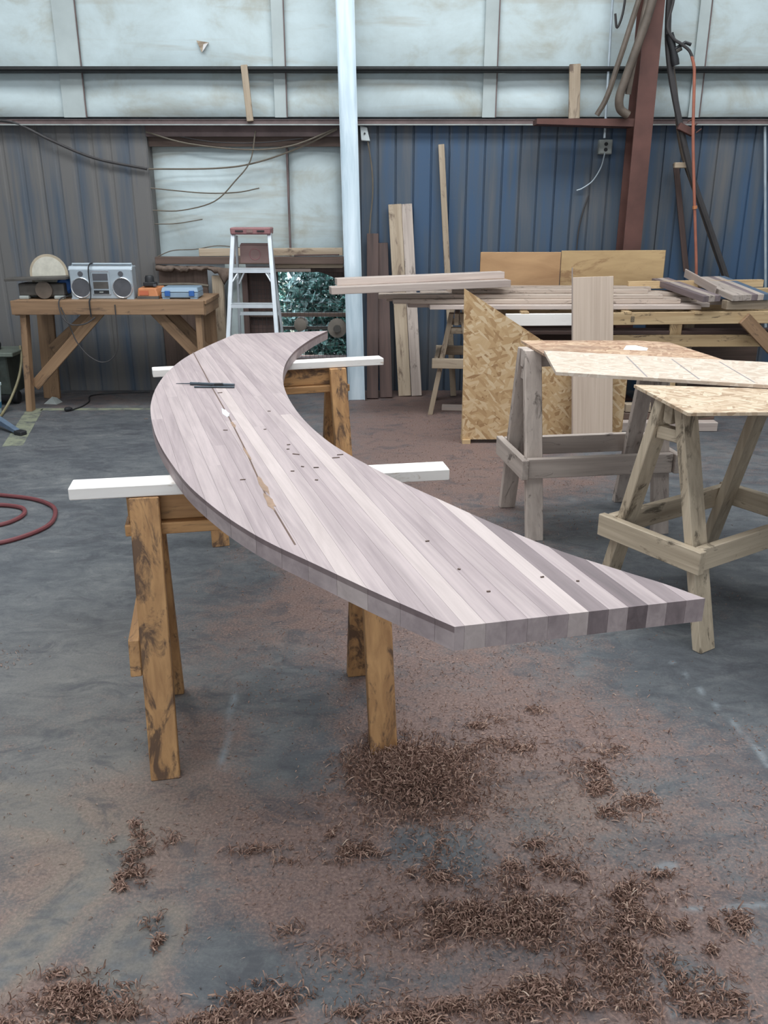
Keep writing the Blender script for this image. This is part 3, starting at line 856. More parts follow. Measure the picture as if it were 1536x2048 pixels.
for i, (x, y, L) in enumerate(chips):
    a = rnd.uniform(-0.5, 0.5)
    o = board('wood_chip', (x - L / 2.6 * math.cos(a), y - L / 2.6 * math.sin(a), CT_T + 0.0015), (x + L / 2.6 * math.cos(a), y + L / 2.6 * math.sin(a), CT_T + 0.0015), 0.0035, 0.002, 'beamX', side=(0, 1, 0), bevel=0)
    n_ = 1 + sorted(range(len(chips)), key=lambda q_: chips[q_][1]).index(i)
    tag(o, 'tiny dark wood chip on the countertop, ' + ORD[n_ - 1] + ' counting from its near end', 'wood chip', 'dark chips scattered on the countertop')

# white sticks the countertop lies on
def stick(p0, p1, label):
    d = (Vector(p1) - Vector(p0)).normalized()
    t = board('white_stick', p0, p1, 0.088, 0.0375, 'whiteX', side=(-d.y, d.x, 0))
    return tag(t, label, 'stick', 'white sticks under the countertop')
stick((-0.932, 2.400, 0.876), (0.199, 2.595, 0.876), 'white pine stick under the near half of the countertop')
stick((-1.168, 4.270, 0.876), (-0.014, 4.618, 0.876), 'white pine stick under the far half of the countertop')

# ================================================================== ORANGE SAWHORSES
def orange_horse(name, label, c, rz):
    t = thing(name, label, 'sawhorse', (c[0], c[1], 0), rz, 'orange sawhorses')
    H = 0.8565
    board('beam', (-0.40, 0, H - 0.045), (0.40, 0, H - 0.045), 0.038, 0.089, 'orangeX', t, side=(0, 1, 0))
    board('lower_rail', (-0.41, 0, H - 0.109), (0.41, 0, H - 0.109), 0.094, 0.036, 'orangeX', t, side=(0, 1, 0))
    for sx in (-1, 1):
        for sy in (-1, 1):
            leg('leg', (sx * 0.345, sy * 0.245, 0), (sx * 0.345, sy * 0.042, H - 0.001), 0.088, 0.04, 'orangeZ', t)
    leg('brace', (-0.407, 0, 0.325), (-0.407, 0, 0.435), 0.034, 0.37, 'orangeY', t, None, 0.31)
    return t
orange_horse('sawhorse', 'scarred orange sawhorse under the near white stick', (-0.388, 2.515), math.radians(11))
orange_horse('sawhorse', 'scarred orange sawhorse under the far white stick', (-0.59, 4.44), math.radians(16.5))

# ================================================================== GREY SAWHORSES
def grey_horse(label, c, rz, L, H, spread, tone, zs=(0.33, 0.435), name='sawhorse'):
    t = thing(name, label, 'sawhorse', (c[0], c[1], 0), rz, 'grey sawhorses')
    h = L / 2
    board('beam', (-h - 0.04, 0, H - 0.048), (h + 0.04, 0, H - 0.048), 0.038, 0.094, tone + 'X', t, side=(0, 1, 0))
    sl = (spread - 0.045) / H
    for sx in (-1, 1):
        for sy in (-1, 1):
            leg('leg', (sx * h, sy * spread, 0), (sx * h, sy * 0.043, H - 0.001), 0.090, 0.042, tone + 'Z', t)
        x = sx * (h + 0.066)
        yo = spread - sl * zs[0] + 0.045
        board('end_brace', (x, -yo - 0.02, (zs[0] + zs[1]) / 2), (x, yo + 0.02, (zs[0] + zs[1]) / 2), 0.036, zs[1] - zs[0], tone + 'X', t, side=(1, 0, 0))
        board('gusset', (sx * h, -0.055, H - 0.14), (sx * h, 0.055, H - 0.14), 0.05, 0.05, tone + 'X', t, side=(1, 0, 0))
    for sy in (-1, 1):
        yy = spread - sl * (zs[0] + zs[1]) / 2 + 0.04
        board('side_rail', (-h - 0.045, sy * yy, (zs[0] + zs[1]) / 2), (h + 0.045, sy * yy, (zs[0] + zs[1]) / 2), 0.036, zs[1] - zs[0], tone + 'X', t, side=(0, 1, 0))
    return t
grey_horse('grey wooden sawhorse in front of the tall OSB panel', (1.105, 4.497), math.radians(8), 0.70, 0.968, 0.265, 'grey')
grey_horse('yellowed wooden sawhorse nearest on the right, set at an angle', (1.415, 3.425), math.radians(33), 0.68, 0.968, 0.275, 'aged', (0.335, 0.43))
grey_horse('old sawhorse under the left end of the lumber pile, behind the OSB panel', (0.62, 7.30), math.radians(84), 0.55, 0.84, 0.20, 'tan', (0.40, 0.48))

# OSB sheets on the grey sawhorses
def sheet(label, pts, z, th, mat, name='osb_sheet'):
    cx, cy = sum(p[0] for p in pts) / len(pts), sum(p[1] for p in pts) / len(pts)
    o = put(name, MB().prism([(x - cx, y - cy) for x, y in pts], 0, th), mat, None, Matrix.Translation((cx, cy, z)))
    return tag(o, label, 'OSB sheet'), (cx, cy)
s0, _ = sheet('dusty reddish OSB sheet on the rear grey sawhorse, under the pale sheet', [(0.80, 4.10), (1.44, 3.93), (1.62, 3.95), (1.52, 4.56), (1.36, 4.63), (0.74, 4.63)], 0.969, 0.012, 'osb_red')
s2, _ = sheet('tan OSB sheet with a slanted corner, lowest on the near grey sawhorse', [(1.022, 3.443), (1.076, 2.947), (2.40, 2.99), (2.40, 3.36), (1.54, 3.36)], 0.969, 0.012, 'osb_tan')
s1, c1 = sheet('pale OSB sheet with pencil lines, topmost across both grey sawhorses', [(0.786, 4.194), (0.737, 3.629), (1.53, 3.352), (2.7, 2.955), (2.95, 3.44), (1.744, 3.868)], 0.984, 0.014, 'osb_pale')
for (x0, y0), (x1, y1) in (((1.144, 4.02), (1.096, 3.52)), ((1.335, 3.95), (1.296, 3.47)), ((1.53, 3.88), (1.495, 3.40)), ((1.73, 3.81), (1.70, 3.33))):
    a = Vector((x0 - c1[0], y0 - c1[1], 0)); b = Vector((x1 - c1[0], y1 - c1[1], 0))
    n = (b - a).normalized().cross(Vector((0, 0, 1))) * 0.0035
    put('pencil_line', MB().hexa([a + n + Vector((0, 0, 0.014)), b + n + Vector((0, 0, 0.014)), b - n + Vector((0, 0, 0.014)), a - n + Vector((0, 0, 0.014))],
                                 [a + n + Vector((0, 0, 0.0144)), b + n + Vector((0, 0, 0.0144)), b - n + Vector((0, 0, 0.0144)), a - n + Vector((0, 0, 0.0144))]), 'pencil', s1)
o = tag(put('crumpled_paper', MB().add([(1.33, 4.30, 0.983), (1.44, 4.27, 0.983), (1.47, 4.35, 0.983), (1.38, 4.40, 0.983), (1.40, 4.33, 1.0), (1.36, 4.36, 0.995)],
                                       [(0, 1, 4), (1, 2, 4), (2, 3, 4), (3, 5, 4), (3, 0, 5), (0, 4, 5), (0, 3, 2, 1)]), 'paper'), 'scrap of white paper on the dusty reddish OSB sheet', 'paper')
o.location = (-0.12, 0.02, -0.0015)

# tall OSB panel with a sloping edge, oak board beside it
def upright(name, poly, y, th, mat, tilt=0.0):
    x0 = poly[0][0]
    mx = Matrix.Translation((x0, y, 0)) @ Matrix.Rotation(math.radians(90) - tilt, 4, 'X')
    return put(name, MB().prism([(a - x0, b) for a, b in poly], 0, th), mat, None, mx)
pan = thing('osb_board', 'tall golden OSB panel with a sloping top, standing left of the oak board', 'OSB panel', (0.58, 6.12, 0))
R90 = Matrix.Rotation(math.radians(90), 4, 'X')
put('face_sheet', MB().prism([(0.0, 0.03), (1.115 - 0.58, 0.03), (1.115 - 0.58, 0.765), (-0.02, 1.118)], 0, 0.012), 'osb', pan, Matrix.Translation((0, 0, 0)) @ R90)
put('face_sheet', MB().prism([(1.121 - 0.58, 0.03), (1.18, 0.03), (1.18, 0.70), (0.70, 0.70), (1.121 - 0.58, 0.762)], 0, 0.012), 'osb', pan, Matrix.Translation((0, 0.003, 0)) @ R90)
put('edge_stud', MB().box(-0.0, 0.038, 0.004, 0.09, 0.03, 1.05), 'yellowZ', pan)
put('edge_stud', MB().box(1.14, 1.178, 0.004, 0.09, 0.03, 0.69), 'yellowZ', pan)
put('foot', MB().box(0.0, 0.06, -0.03, 0.12, 0, 0.03), 'yellowX', pan)
put('foot', MB().box(1.1, 1.16, -0.03, 0.12, 0, 0.03), 'yellowX', pan)

oak = tag(board('oak_board', (1.500, 5.915, 0.005), (1.463, 6.165, 1.19), 0.285, 0.04, 'oakX'), 'smooth pale oak board leaning upright against the lumber rack', 'board')
put('edge_strip', MB().box(-oak.dimensions.x / 2 if False else -0.673, 0.673, -0.1435, -0.1426, -0.0185, 0.0185), 'paleX', oak)

# ================================================================== LUMBER RACK AND LUMBER
rk = thing('lumber_rack', 'long wooden lumber rack along the right of the blue wall', 'rack', (2.0, 7.1, 0))
def rb(name, p0, p1, wd, th, mat, side):
    return board(name, p0, p1, wd, th, mat, rk, side, 0.003, (2.0, 7.1, 0))
rb('front_rail', (0.95, 6.76, 0.819), (1.50, 6.76, 0.822), 0.092, 0.038, 'whiteX', (0, 0, 1))['label'] = 'white painted end of the front rail'
rb('front_rail', (1.51, 6.76, 0.824), (3.9, 6.80, 0.845), 0.094, 0.038, 'yellowX', (0, 0, 1))
sm = MB()
for q in ((0, 0, 0.004, 0.040), (0.022, 0, 0.004, 0.040), (0, 0.0, 0.026, 0.004), (0, 0.018, 0.026, 0.004), (0, 0.036, 0.026, 0.004), (0.009, 0.006, 0.006, 0.008), (0.009, 0.025, 0.006, 0.008)):
    sm.box(q[0], q[0] + q[2], -0.0008, 0.0, q[1], q[1] + q[3])
put('stamp_mark', sm, 'iron', rk, Matrix.Translation((1.925 - 2.0, 6.7425 - 7.1, 0.806)))
rb('lower_rail', (1.62, 6.82, 0.644), (3.2, 6.86, 0.644), 0.092, 0.038, 'yellowX', (0, 0, 1))
rb('rear_rail', (0.9, 7.46, 0.82), (3.9, 7.46, 0.83), 0.092, 0.038, 'yellowX', (0, 0, 1))
for x in (1.1, 1.9, 2.45, 3.4):
    rb('cross_bar', (x, 6.745, 0.872), (x, 7.50, 0.872), 0.060, 0.018 if x < 1 else 0.02, 'yellowX', (1, 0, 0))
for x in (2.335, 3.55):
    rb('post', (x, 6.90, 0), (x, 6.90, 0.86), 0.092, 0.036, 'yellowX', (1, 0, 0))
for x in (1.0, 2.62, 3.55):
    rb('post', (x, 7.42, 0), (x, 7.42, 0.86), 0.09, 0.036, 'tanX', (1, 0, 0))
rb('brace', (2.80, 6.725, 0.835), (3.25, 6.74, 0.43), 0.10, 0.036, 'benchX', (0.7, 0, 0.7))
rb('shelf_board', (1.0, 6.98, 0.70), (3.4, 6.98, 0.70), 0.18, 0.03, 'darkX', (0, 1, 0))
# rough boards piled on it: x0, x1, y, z, width, thickness, material, label
PILE = [(0.36, 2.50, 6.90, 0.905, 0.13, 0.034, 'pale', 'pale board, lowest and shortest at the front of the lumber pile'),
        (0.19, 2.62, 7.06, 0.905, 0.15, 0.034, 'pale', 'pale board second from the front, bottom layer of the lumber pile'),
        (0.25, 3.10, 7.24, 0.905, 0.16, 0.034, 'rough', 'rough board at the back of the bottom layer of the lumber pile'),
        (0.07, 2.36, 6.99, 0.942, 0.15, 0.036, 'rough', 'rough board at the front of the middle layer of the lumber pile'),
        (0.02, 2.55, 7.17, 0.942, 0.15, 0.036, 'rough', 'rough board at the back of the middle layer of the lumber pile'),
        (-0.045, 2.22, 7.02, 0.977, 0.17, 0.032, 'rough', 'rough board with knots, front of the upper layer of the lumber pile'),
        (0.30, 2.48, 7.22, 0.977, 0.17, 0.032, 'rough', 'rough grey board, back of the upper layer of the lumber pile'),
        (0.55, 2.12, 7.10, 1.009, 0.15, 0.030, 'rough', 'rough brown board lying topmost on the middle of the lumber pile'),
        (0.52, 2.20, 7.28, 1.011, 0.15, 0.034, 'rough', 'rough dusty board topmost at the back of the lumber pile')]
for x0, x1, y, z, wd, th, mt, lb in PILE:
    dy = rnd.uniform(-0.015, 0.015)
    tag(board('rough_board', (x0, y - dy, z), (x1, y + dy, z), wd, th, mt + 'X', side=(0, 1, 0)), lb, 'board', 'boards piled on the rack')
tag(board('pale_board', (-0.41, 6.66, 1.052), (0.985, 6.96, 1.082), 0.13, 0.054, 'paleX', side=(0, 1, 0)), 'pale planed board overhanging the lumber pile, lower of the two', 'board', 'pale boards overhanging the pile')
tag(board('pale_board', (-0.372, 6.78, 1.106), (0.95, 7.06, 1.137), 0.11, 0.052, 'paleX', side=(0, 1, 0)), 'pale planed board overhanging the lumber pile, upper of the two', 'board', 'pale boards overhanging the pile')
tag(board('short_beam', (2.03, 7.30, 1.035), (3.15, 7.30, 1.05), 0.06, 0.05, 'yellowX', side=(0, 0, 1)), 'yellow beam with saw marks behind the walnut blanks', 'beam')
tag(board('plywood_board', (0.812, 7.46, 1.14), (1.488, 7.46, 1.14), 0.30, 0.018, 'ply_red', side=(0, 0, 1)), 'reddish plywood board standing behind the lumber pile, left one', 'plywood')
tag(board('plywood_board', (1.494, 7.47, 1.145), (2.37, 7.47, 1.15), 0.31, 0.018, 'ply_yellow', side=(0, 0, 1)), 'yellowish plywood board standing behind the lumber pile, right one', 'plywood')

# glued walnut blanks resting on the right of the rack
def blank(label, p0, p1, widths, th):
    t = thing('walnut_blank', label, 'board', p0, 0, 'glued blanks on the rack')
    m, L = frame((0, 0, 0), Vector(p1) - Vector(p0), (1, 0, 0))
    W = sum(wd for wd, _ in widths)
    y = -W / 2
    for wd, mi in widths:
        mb = MB().box(-L / 2, L / 2, y + 0.0005, y + wd - 0.0005, -th / 2, th / 2)
        put('glued_strip', mb, mi, t, m, 0.001)
        y += wd
    return t
BL, BD = WAL[1], WAL[3]
GB = M['greyX']; PB = M['paleX']
blank('narrow glued blank with two dark strips, left on the rack', (2.52, 6.70, 0.985), (2.33, 7.42, 1.06), [(0.05, WAL[4]), (0.055, GB), (0.05, WAL[3])], 0.045)
blank('wide glued blank with a blue end mark, right on the rack', (2.84, 6.74, 0.99), (2.74, 7.45, 1.07), [(0.085, GB), (0.075, GB), (0.05, WAL[3]), (0.05, GB), (0.055, M['leg_blue'])], 0.045)
tag(board('thin_board', (2.625, 6.92, 1.03), (2.55, 7.46, 1.12), 0.012, 0.07, 'paleX'), 'thin strip on edge between the two glued blanks', 'board')
tag(board('support_block', (2.66, 6.80, 0.93), (3.30, 6.86, 0.93), 0.09, 0.068, 'tanX', side=(0, 1, 0)), 'tan support beam under the glued blanks on the rack', 'beam')
tag(board('short_beam', (2.95, 7.1, 0.98), (3.4, 7.12, 0.98), 0.1, 0.06, 'yellowX', side=(0, 0, 1)), 'pale yellow beam at the far right end of the rack', 'beam')
# odds and ends under the rack
for p0, p1, wd, th, mt, lb in (((1.9, 6.6, 0.16), (2.5, 6.6, 0.16), 0.09, 0.06, 'tanX', 'tan offcut on the low stack under the rack'),
                               ((1.85, 6.6, 0.10), (2.6, 6.6, 0.10), 0.12, 0.05, 'beamX', 'dark brown offcut in the low stack under the rack'),
                               ((1.8, 6.55, 0.037), (2.6, 6.55, 0.037), 0.2, 0.07, 'paleX', 'pale offcut lowest in the low stack under the rack'),
                               ((2.7, 7.2, 0.05), (3.9, 7.2, 0.05), 0.25, 0.09, 'darkX', 'dark plank on the floor far under the rack'),
                               ((1.12, 7.56, 0.40), (1.98, 7.56, 0.40), 0.03, 0.78, 'darkX', 'dark sheet added in place of shade behind the left of the rack'),  # added sheet, its dark colour stands in for shade under the rack
                               ((2.30, 7.56, 0.39), (3.30, 7.56, 0.39), 0.03, 0.76, 'beamX', 'brown sheet added in place of shade behind the right of the rack'),  # also added, hides the lit wall so the rack reads dark below
                               ((0.50, 7.22, 0.016), (0.92, 7.18, 0.016), 0.12, 0.03, 'paleX', 'pale scrap board on the floor behind the OSB panel')):
    tag(board('offcut', p0, p1, wd, th, mt, side=(0, 1, 0)), lb, 'offcut', 'offcuts under the rack')

# ================================================================== STEEL COLUMN and services
colm = thing('steel_column', 'red oxide steel column against the blue wall', 'column', (2.12, 7.72, 0))
put('flange', MB().box(-0.075, 0.075, -0.12, -0.105, 0, 5.55), 'steel_red', colm)
put('flange', MB().box(-0.075, 0.075, 0.105, 0.12, 0, 5.55), 'steel_red', colm)
put('web', MB().box(-0.006, 0.006, -0.105, 0.105, 0, 5.55), 'steel_red', colm)
put('base_plate', MB().box(-0.12, 0.12, -0.16, 0.16, 0, 0.018), 'steel_red', colm)
put('bracket_arm', MB().hexa([(-0.87, -0.10, 2.285), (-0.075, -0.10, 2.265), (-0.075, 0.10, 2.265), (-0.87, 0.10, 2.285)],
                             [(-0.87, -0.10, 2.325), (-0.075, -0.10, 2.325), (-0.075, 0.10, 2.325), (-0.87, 0.10, 2.325)]), 'steel_red', colm)
cable('conduit_pipe', [(2.03, 7.55, 3.45), (1.985, 7.55, 3.2), (1.93, 7.56, 2.98), (1.865, 7.57, 2.73), (1.80, 7.60, 2.48), (1.735, 7.62, 2.35)], 0.022, 'pipe', 'thinner grey brown conduit curving down to the bracket arm', 'pipe', 'conduits beside the column', 8)
cable('conduit_pipe', [(2.115, 7.50, 3.45), (2.06, 7.51, 3.1), (1.99, 7.52, 2.84), (1.915, 7.54, 2.58), (1.89, 7.55, 2.47), (1.91, 7.57, 2.39), (1.98, 7.58, 2.345)], 0.034, 'pipe', 'thick grey brown conduit curving down beside the column', 'pipe', 'conduits beside the column', 10)
cable('conduit_pipe', [(2.06, 7.53, 3.45), (2.03, 7.54, 3.1), (1.985, 7.56, 2.75), (1.965, 7.58, 2.5)], 0.024, 'pipe', 'middle grey brown conduit running up in front of the column', 'pipe', 'conduits beside the column', 8)
tag(put('thin_conduit', MB().tube([(1.86, 7.955, 3.5), (1.893, 7.955, 2.2)], 0.011, 8), 'conduit', smooth=True), 'thin whitish conduit running down to the junction box', 'pipe')
cable('wire', [(1.95, 7.86, 3.45), (1.94, 7.86, 3.15), (1.90, 7.86, 3.02), (1.875, 7.86, 3.12)], 0.010, 'wire_dark', 'short dark cable loop at the top beside the thin conduit')
jb = thing('junction_box', 'grey junction box on the blue wall left of the column', 'junction box', (1.905, 7.985, 2.13))
put('case', MB().box(-0.058, 0.058, -0.05, 0.01, -0.058, 0.058), 'box_grey', jb, None, 0.006)
put('cover', MB().box(-0.05, 0.05, -0.056, -0.049, -0.05, 0.05), 'box_grey', jb, None, 0.002)
put('outlet', MB().lathe([(0.016, -0.060), (0.016, -0.055)], 'Y', (0, 0, 0.022), 14), 'black', jb)
put('outlet', MB().lathe([(0.016, -0.060), (0.016, -0.055)], 'Y', (0, 0, -0.022), 14), 'black', jb)
cable('wire', [(1.90, 7.93, 2.08), (1.88, 7.94, 1.97), (1.82, 7.95, 1.86), (1.74, 7.96, 1.80), (1.69, 7.97, 1.78)], 0.006, 'conduit', 'thin white wire curling down from the junction box')
cable('wire', [(1.80, 7.98, 1.74), (1.76, 7.98, 1.60), (1.735, 7.98, 1.45), (1.73, 7.98, 1.28)], 0.007, 'wire_dark', 'short dark wire on the blue wall behind the plywood')
cable('dark_pole', [(2.235, 7.64, 3.45), (2.25, 7.66, 3.05), (2.30, 7.68, 2.75), (2.41, 7.70, 2.40), (2.60, 7.72, 1.90), (2.85, 7.74, 1.40), (3.12, 7.75, 0.85)], 0.026, 'wire_dark', 'dark pole slanting down right of the column, nearer one', 'pole', 'dark poles right of the column', 8)
cable('dark_pole', [(2.30, 7.76, 2.90), (2.40, 7.78, 2.55), (2.52, 7.80, 2.10), (2.72, 7.83, 1.70), (2.97, 7.85, 1.20), (3.18, 7.86, 0.8)], 0.022, 'pipe', 'brownish pole slanting down behind the dark pole', 'pole', 'dark poles right of the column', 8)
tag(board('red_lath', (2.52, 7.93, 2.0), (2.72, 7.93, 1.1), 0.05, 0.012, 'darkX'), 'dull red lath on the blue wall behind the orange cord', 'lath')
for z, x, r_ in ((2.13, 2.475, 0.055), (1.95, 2.5, 0.05)):
    pass
vl = thing('valve', 'black valve with a lever on the dark pole', 'valve', (2.31, 7.64, 2.83))
put('body', MB().lathe([(0.03, -0.12), (0.034, -0.08), (0.028, 0.0), (0.034, 0.08), (0.03, 0.12)], 'Z', (-0.005, -0.0, 0), 12), 'black', vl, Matrix.Rotation(0.32, 4, 'Y').inverted(), 0, True)
put('lever', MB().tube([(0.01, -0.01, 0.0), (0.085, -0.02, 0.045), (0.13, -0.02, 0.03)], 0.014, 8), 'black', vl, None, 0, True)
put('outlet_stub', MB().tube([(0.0, 0, -0.02), (0.06, -0.01, 0.01)], 0.02, 8), 'iron', vl, None, 0, True)
br = thing('pipe_clamp', 'rusty bracket with bolts clamped on the dark poles', 'clamp', (2.50, 7.68, 2.24))
put('strap', MB().box(-0.08, 0.06, -0.035, 0.02, -0.025, 0.03), 'steel_red', br, Matrix.Rotation(0.4, 4, 'Y'), 0.004)
for q in (-0.04, 0.0, 0.04):
    put('bolt', MB().tube([(q + 0.03, -0.03, 0.02 - q), (q + 0.07, -0.035, 0.05 - q)], 0.006, 6), 'steel_red', br)
tag(put('pipe_clip', MB().box(2.46, 2.56, 7.755, 7.80, 1.955, 2.0), 'tanX', None, None, 0.004), 'small tan clip on the poles below the rusty bracket', 'clip')
oc = thing('orange_cord', 'orange air cord hanging from above, right of the column', 'cord', (2.5, 7.6, 0))
put('black_lead', MB().tube(smooth_pts([(-0.235, 0, 3.4), (-0.24, 0, 3.17), (-0.267, 0, 2.985), (-0.21, 0, 2.90), (-0.15, 0, 2.865), (-0.08, 0, 2.82), (-0.045, 0, 2.77)]), 0.012, 8), 'wire_dark', oc, None, 0, True)
put('orange_hose', MB().tube(smooth_pts([(-0.05, 0, 2.775), (-0.022, 0, 2.70), (-0.008, 0, 2.60), (0.03, 0, 2.22), (0.075, 0, 1.90), (0.137, 0, 1.5), (0.19, 0, 1.15), (0.21, 0.0, 0.93)]), 0.0125, 8), 'cord_orange', oc, None, 0, True)
put('cable_tie', MB().tube([(0.115, 0, 1.655), (0.119, 0, 1.63)], 0.02, 8), 'orange_plastic', oc)
tag(put('white_conduit', MB().tube([(3.255, 7.95, 2.29), (3.52, 7.95, 0.6)], 0.012, 8), 'conduit', smooth=True), 'pale vertical pipe at the right edge of the blue wall', 'pipe')

# small white box and its wire, sagging wires on the left
wb = thing('wall_box', 'small white box with a wire, right of the steel stud', 'box', (-0.165, 7.98, 2.235))
put('case', MB().hexa([(-0.03, -0.05, -0.055), (0.045, -0.05, -0.06), (0.045, 0.015, -0.06), (-0.03, 0.015, -0.055)], [(-0.04, -0.05, 0.06), (0.02, -0.05, 0.05), (0.02, 0.015, 0.05), (-0.04, 0.015, 0.06)]), 'box_white', wb, None, 0.004)
put('knob', MB().lathe([(0.008, -0.058), (0.008, -0.05)], 'Y', (0.0, 0, 0.0), 10), 'black', wb)
cable('wire', [(-0.14, 7.95, 2.18), (-0.105, 7.96, 1.95), (-0.10, 7.96, 1.75), (-0.12, 7.95, 1.55), (-0.13, 7.93, 1.40)], 0.007, 'wire', 'tan wire hanging from the small white box')
cable('wire', [(-3.45, 7.92, 2.33), (-3.15, 7.90, 2.32), (-2.85, 7.93, 2.18), (-2.5, 7.95, 2.04), (-2.06, 7.96, 1.955)], 0.013, 'wire_dark', 'thick grey cable sagging over the left blue wall')
cable('wire', [(-2.04, 7.96, 2.25), (-1.7, 7.96, 2.16), (-1.2, 7.96, 2.11), (-0.8, 7.96, 2.14), (-0.40, 7.95, 2.28)], 0.007, 'wire', 'brown wire drooping under the lintel, the highest of the loose wires')
cable('wire', [(-2.05, 7.98, 1.955), (-1.5, 8.0, 1.96), (-1.15, 8.0, 2.0), (-0.75, 7.99, 2.12), (-0.40, 7.95, 2.27)], 0.008, 'wire', 'brown wire rising to the right across the white bay')
cable('wire', [(-2.05, 8.0, 1.80), (-1.6, 8.02, 1.76), (-1.3, 8.02, 1.765), (-1.1, 8.02, 1.80)], 0.006, 'wire', 'grey wire lying nearly level across the left of the white bay')
cable('wire', [(-2.05, 8.0, 1.615), (-1.8, 8.01, 1.615), (-1.5, 8.0, 1.69), (-1.3, 7.98, 1.86), (-1.16, 7.97, 2.02), (-1.10, 7.955, 2.26)], 0.006, 'wire', 'thin wire curving steeply upward in the white bay')
cable('wire', [(-2.05, 8.02, 1.50), (-1.85, 8.02, 1.505), (-1.62, 8.02, 1.54)], 0.005, 'wire', 'lowest short wire at the left edge of the white bay')
cable('wire', [(-2.04, 8.0, 1.225), (-1.9, 8.0, 1.275), (-1.7, 8.0, 1.285), (-1.5, 8.0, 1.315), (-1.30, 8.0, 1.30)], 0.005, 'wire', 'wire lying over the tan board left of the ladder')
cable('wire', [(-1.9, 7.99, 2.24), (-1.5, 7.99, 2.175), (-1.1, 7.99, 2.165), (-0.7, 7.99, 2.20)], 0.005, 'wire_dark', 'dark wire along the lintel of the white bay')

# ================================================================== LEANING PIECES
st = thing('steel_stud', 'tall bright galvanised steel stud leaning in the middle of the wall', 'stud', (-0.245, 7.57, 0))
m, L = frame((0, 0, 0.004), (-0.083, 0.30, 3.95), (1, 0, 0))
hw = 0.074
put('web', MB().box(-L / 2, L / 2, -hw, hw, 0.0, 0.003), 'silver', st, m)
put('flange', MB().box(-L / 2, L / 2, -hw, -hw + 0.003, -0.04, 0.0), 'silver', st, m)
put('flange', MB().box(-L / 2, L / 2, hw - 0.003, hw, -0.04, 0.0), 'silver', st, m)
put('rib', MB().box(-L / 2, L / 2, -0.012, 0.012, 0.003, 0.006), 'silver', st, m)

def lean(name, xb, yb, xt, zt, wd, th, mat, label, group=None, yt=7.965):
    return tag(board(name, (xb, yb, 0.004), (xt, yt, zt), wd, th, mat), label, 'plank', group)
lean('dark_plank', -0.105, 7.63, -0.100, 1.42, 0.104, 0.04, 'darkX', 'taller dark reddish plank leaning right of the steel stud', 'planks leaning on the blue wall', 7.93)
lean('dark_plank', 0.021, 7.67, -0.022, 1.34, 0.112, 0.038, 'darkX', 'shorter dark brown plank leaning right of the steel stud', 'planks leaning on the blue wall', 7.955)
lean('pale_plank', 0.192, 7.74, 0.094, 1.665, 0.115, 0.038, 'tanX', 'mottled tan plank leaning, left of the pale pair', 'planks leaning on the blue wall', 7.955)
lean('pale_plank', 0.302, 7.745, 0.199, 1.668, 0.094, 0.034, 'greyX', 'greyish plank leaning, right of the pale pair', 'planks leaning on the blue wall', 7.955)
lean('pale_stick', 0.64, 7.74, 0.493, 2.15, 0.052, 0.04, 'tanX', 'tall narrow tan stick leaning against the blue wall', 'planks leaning on the blue wall', 7.97)

# ================================================================== STEP LADDER
ld = thing('step_ladder', 'aluminium step ladder with a dull red top, standing before the white bay', 'ladder', (-1.10, 7.40, 0))
def rail(name, p0, p1, wx, wy, mat='alu'):
    return leg(name, p0, p1, wx, wy, mat, ld)
rail('front_rail', (-0.245, -0.36, 0), (-0.150, 0.02, 1.445), 0.035, 0.06)
rail('front_rail', (0.245, -0.36, 0), (0.150, 0.02, 1.445), 0.035, 0.06)
rail('rear_rail', (-0.225, 0.44, 0), (-0.140, 0.10, 1.42), 0.022, 0.03)
rail('rear_rail', (0.225, 0.44, 0), (0.140, 0.10, 1.42), 0.022, 0.03)
cap = put('top_cap', MB().hexa([(-0.165, -0.04, 1.432), (0.165, -0.04, 1.432), (0.165, 0.15, 1.432), (-0.165, 0.15, 1.432)], [(-0.168, -0.045, 1.487), (0.168, -0.045, 1.487), (0.168, 0.155, 1.487), (-0.168, 0.155, 1.487)]), 'red_cap', ld, None, 0.008)
put('slot', MB().box(-0.125, -0.060, -0.049, -0.042, 1.455, 1.466), 'black', cap)
put('slot', MB().box(0.055, 0.115, -0.049, -0.042, 1.455, 1.466), 'black', cap)
put('label_plate', MB().box(-0.03, 0.02, -0.0475, -0.042, 1.448, 1.474), 'shelf_brown', cap)
for z in (1.165, 0.887, 0.59, 0.30):
    f = 1 - z / 1.445
    y = -0.36 + 0.38 * (z / 1.445)
    hx = 0.150 + 0.095 * f - 0.014
    put('step', MB().box(-hx, hx, y - 0.035, y + 0.045, z - 0.004, z + 0.004).box(-hx, hx, y - 0.035, y - 0.031, z - 0.034, z), 'alu', ld, None, 0.001)
for z in (1.13, 0.76, 0.40):
    f = 1 - z / 1.42
    y = 0.44 - 0.34 * (z / 1.42)
    hx = 0.14 + 0.085 * f
    put('rear_bar', MB().box(-hx, hx, y - 0.012, y + 0.012, z - 0.014, z + 0.014), 'alu', ld)
for sx in (-1, 1):
    leg('step_brace', (sx * 0.172, -0.105, 1.045), (sx * 0.115, -0.075, 1.135), 0.016, 0.012, 'alu', ld)
    leg('spreader', (sx * 0.172, -0.06, 1.06), (sx * 0.160, 0.18, 1.07), 0.008, 0.01, 'alu', ld)
    leg('rear_brace', (sx * 0.150, 0.16, 1.02), (sx * 0.10, 0.165, 1.12), 0.016, 0.01, 'alu', ld)
ps = put('pail_shelf', MB().prism([(-0.125, 0.0), (0.125, 0.0), (0.125, 0.14), (0.112, 0.16), (-0.112, 0.16), (-0.125, 0.14)], 0, 0.018), 'shelf_brown', ld, Matrix.Translation((0.01, 0.11, 1.20)) @ R90)
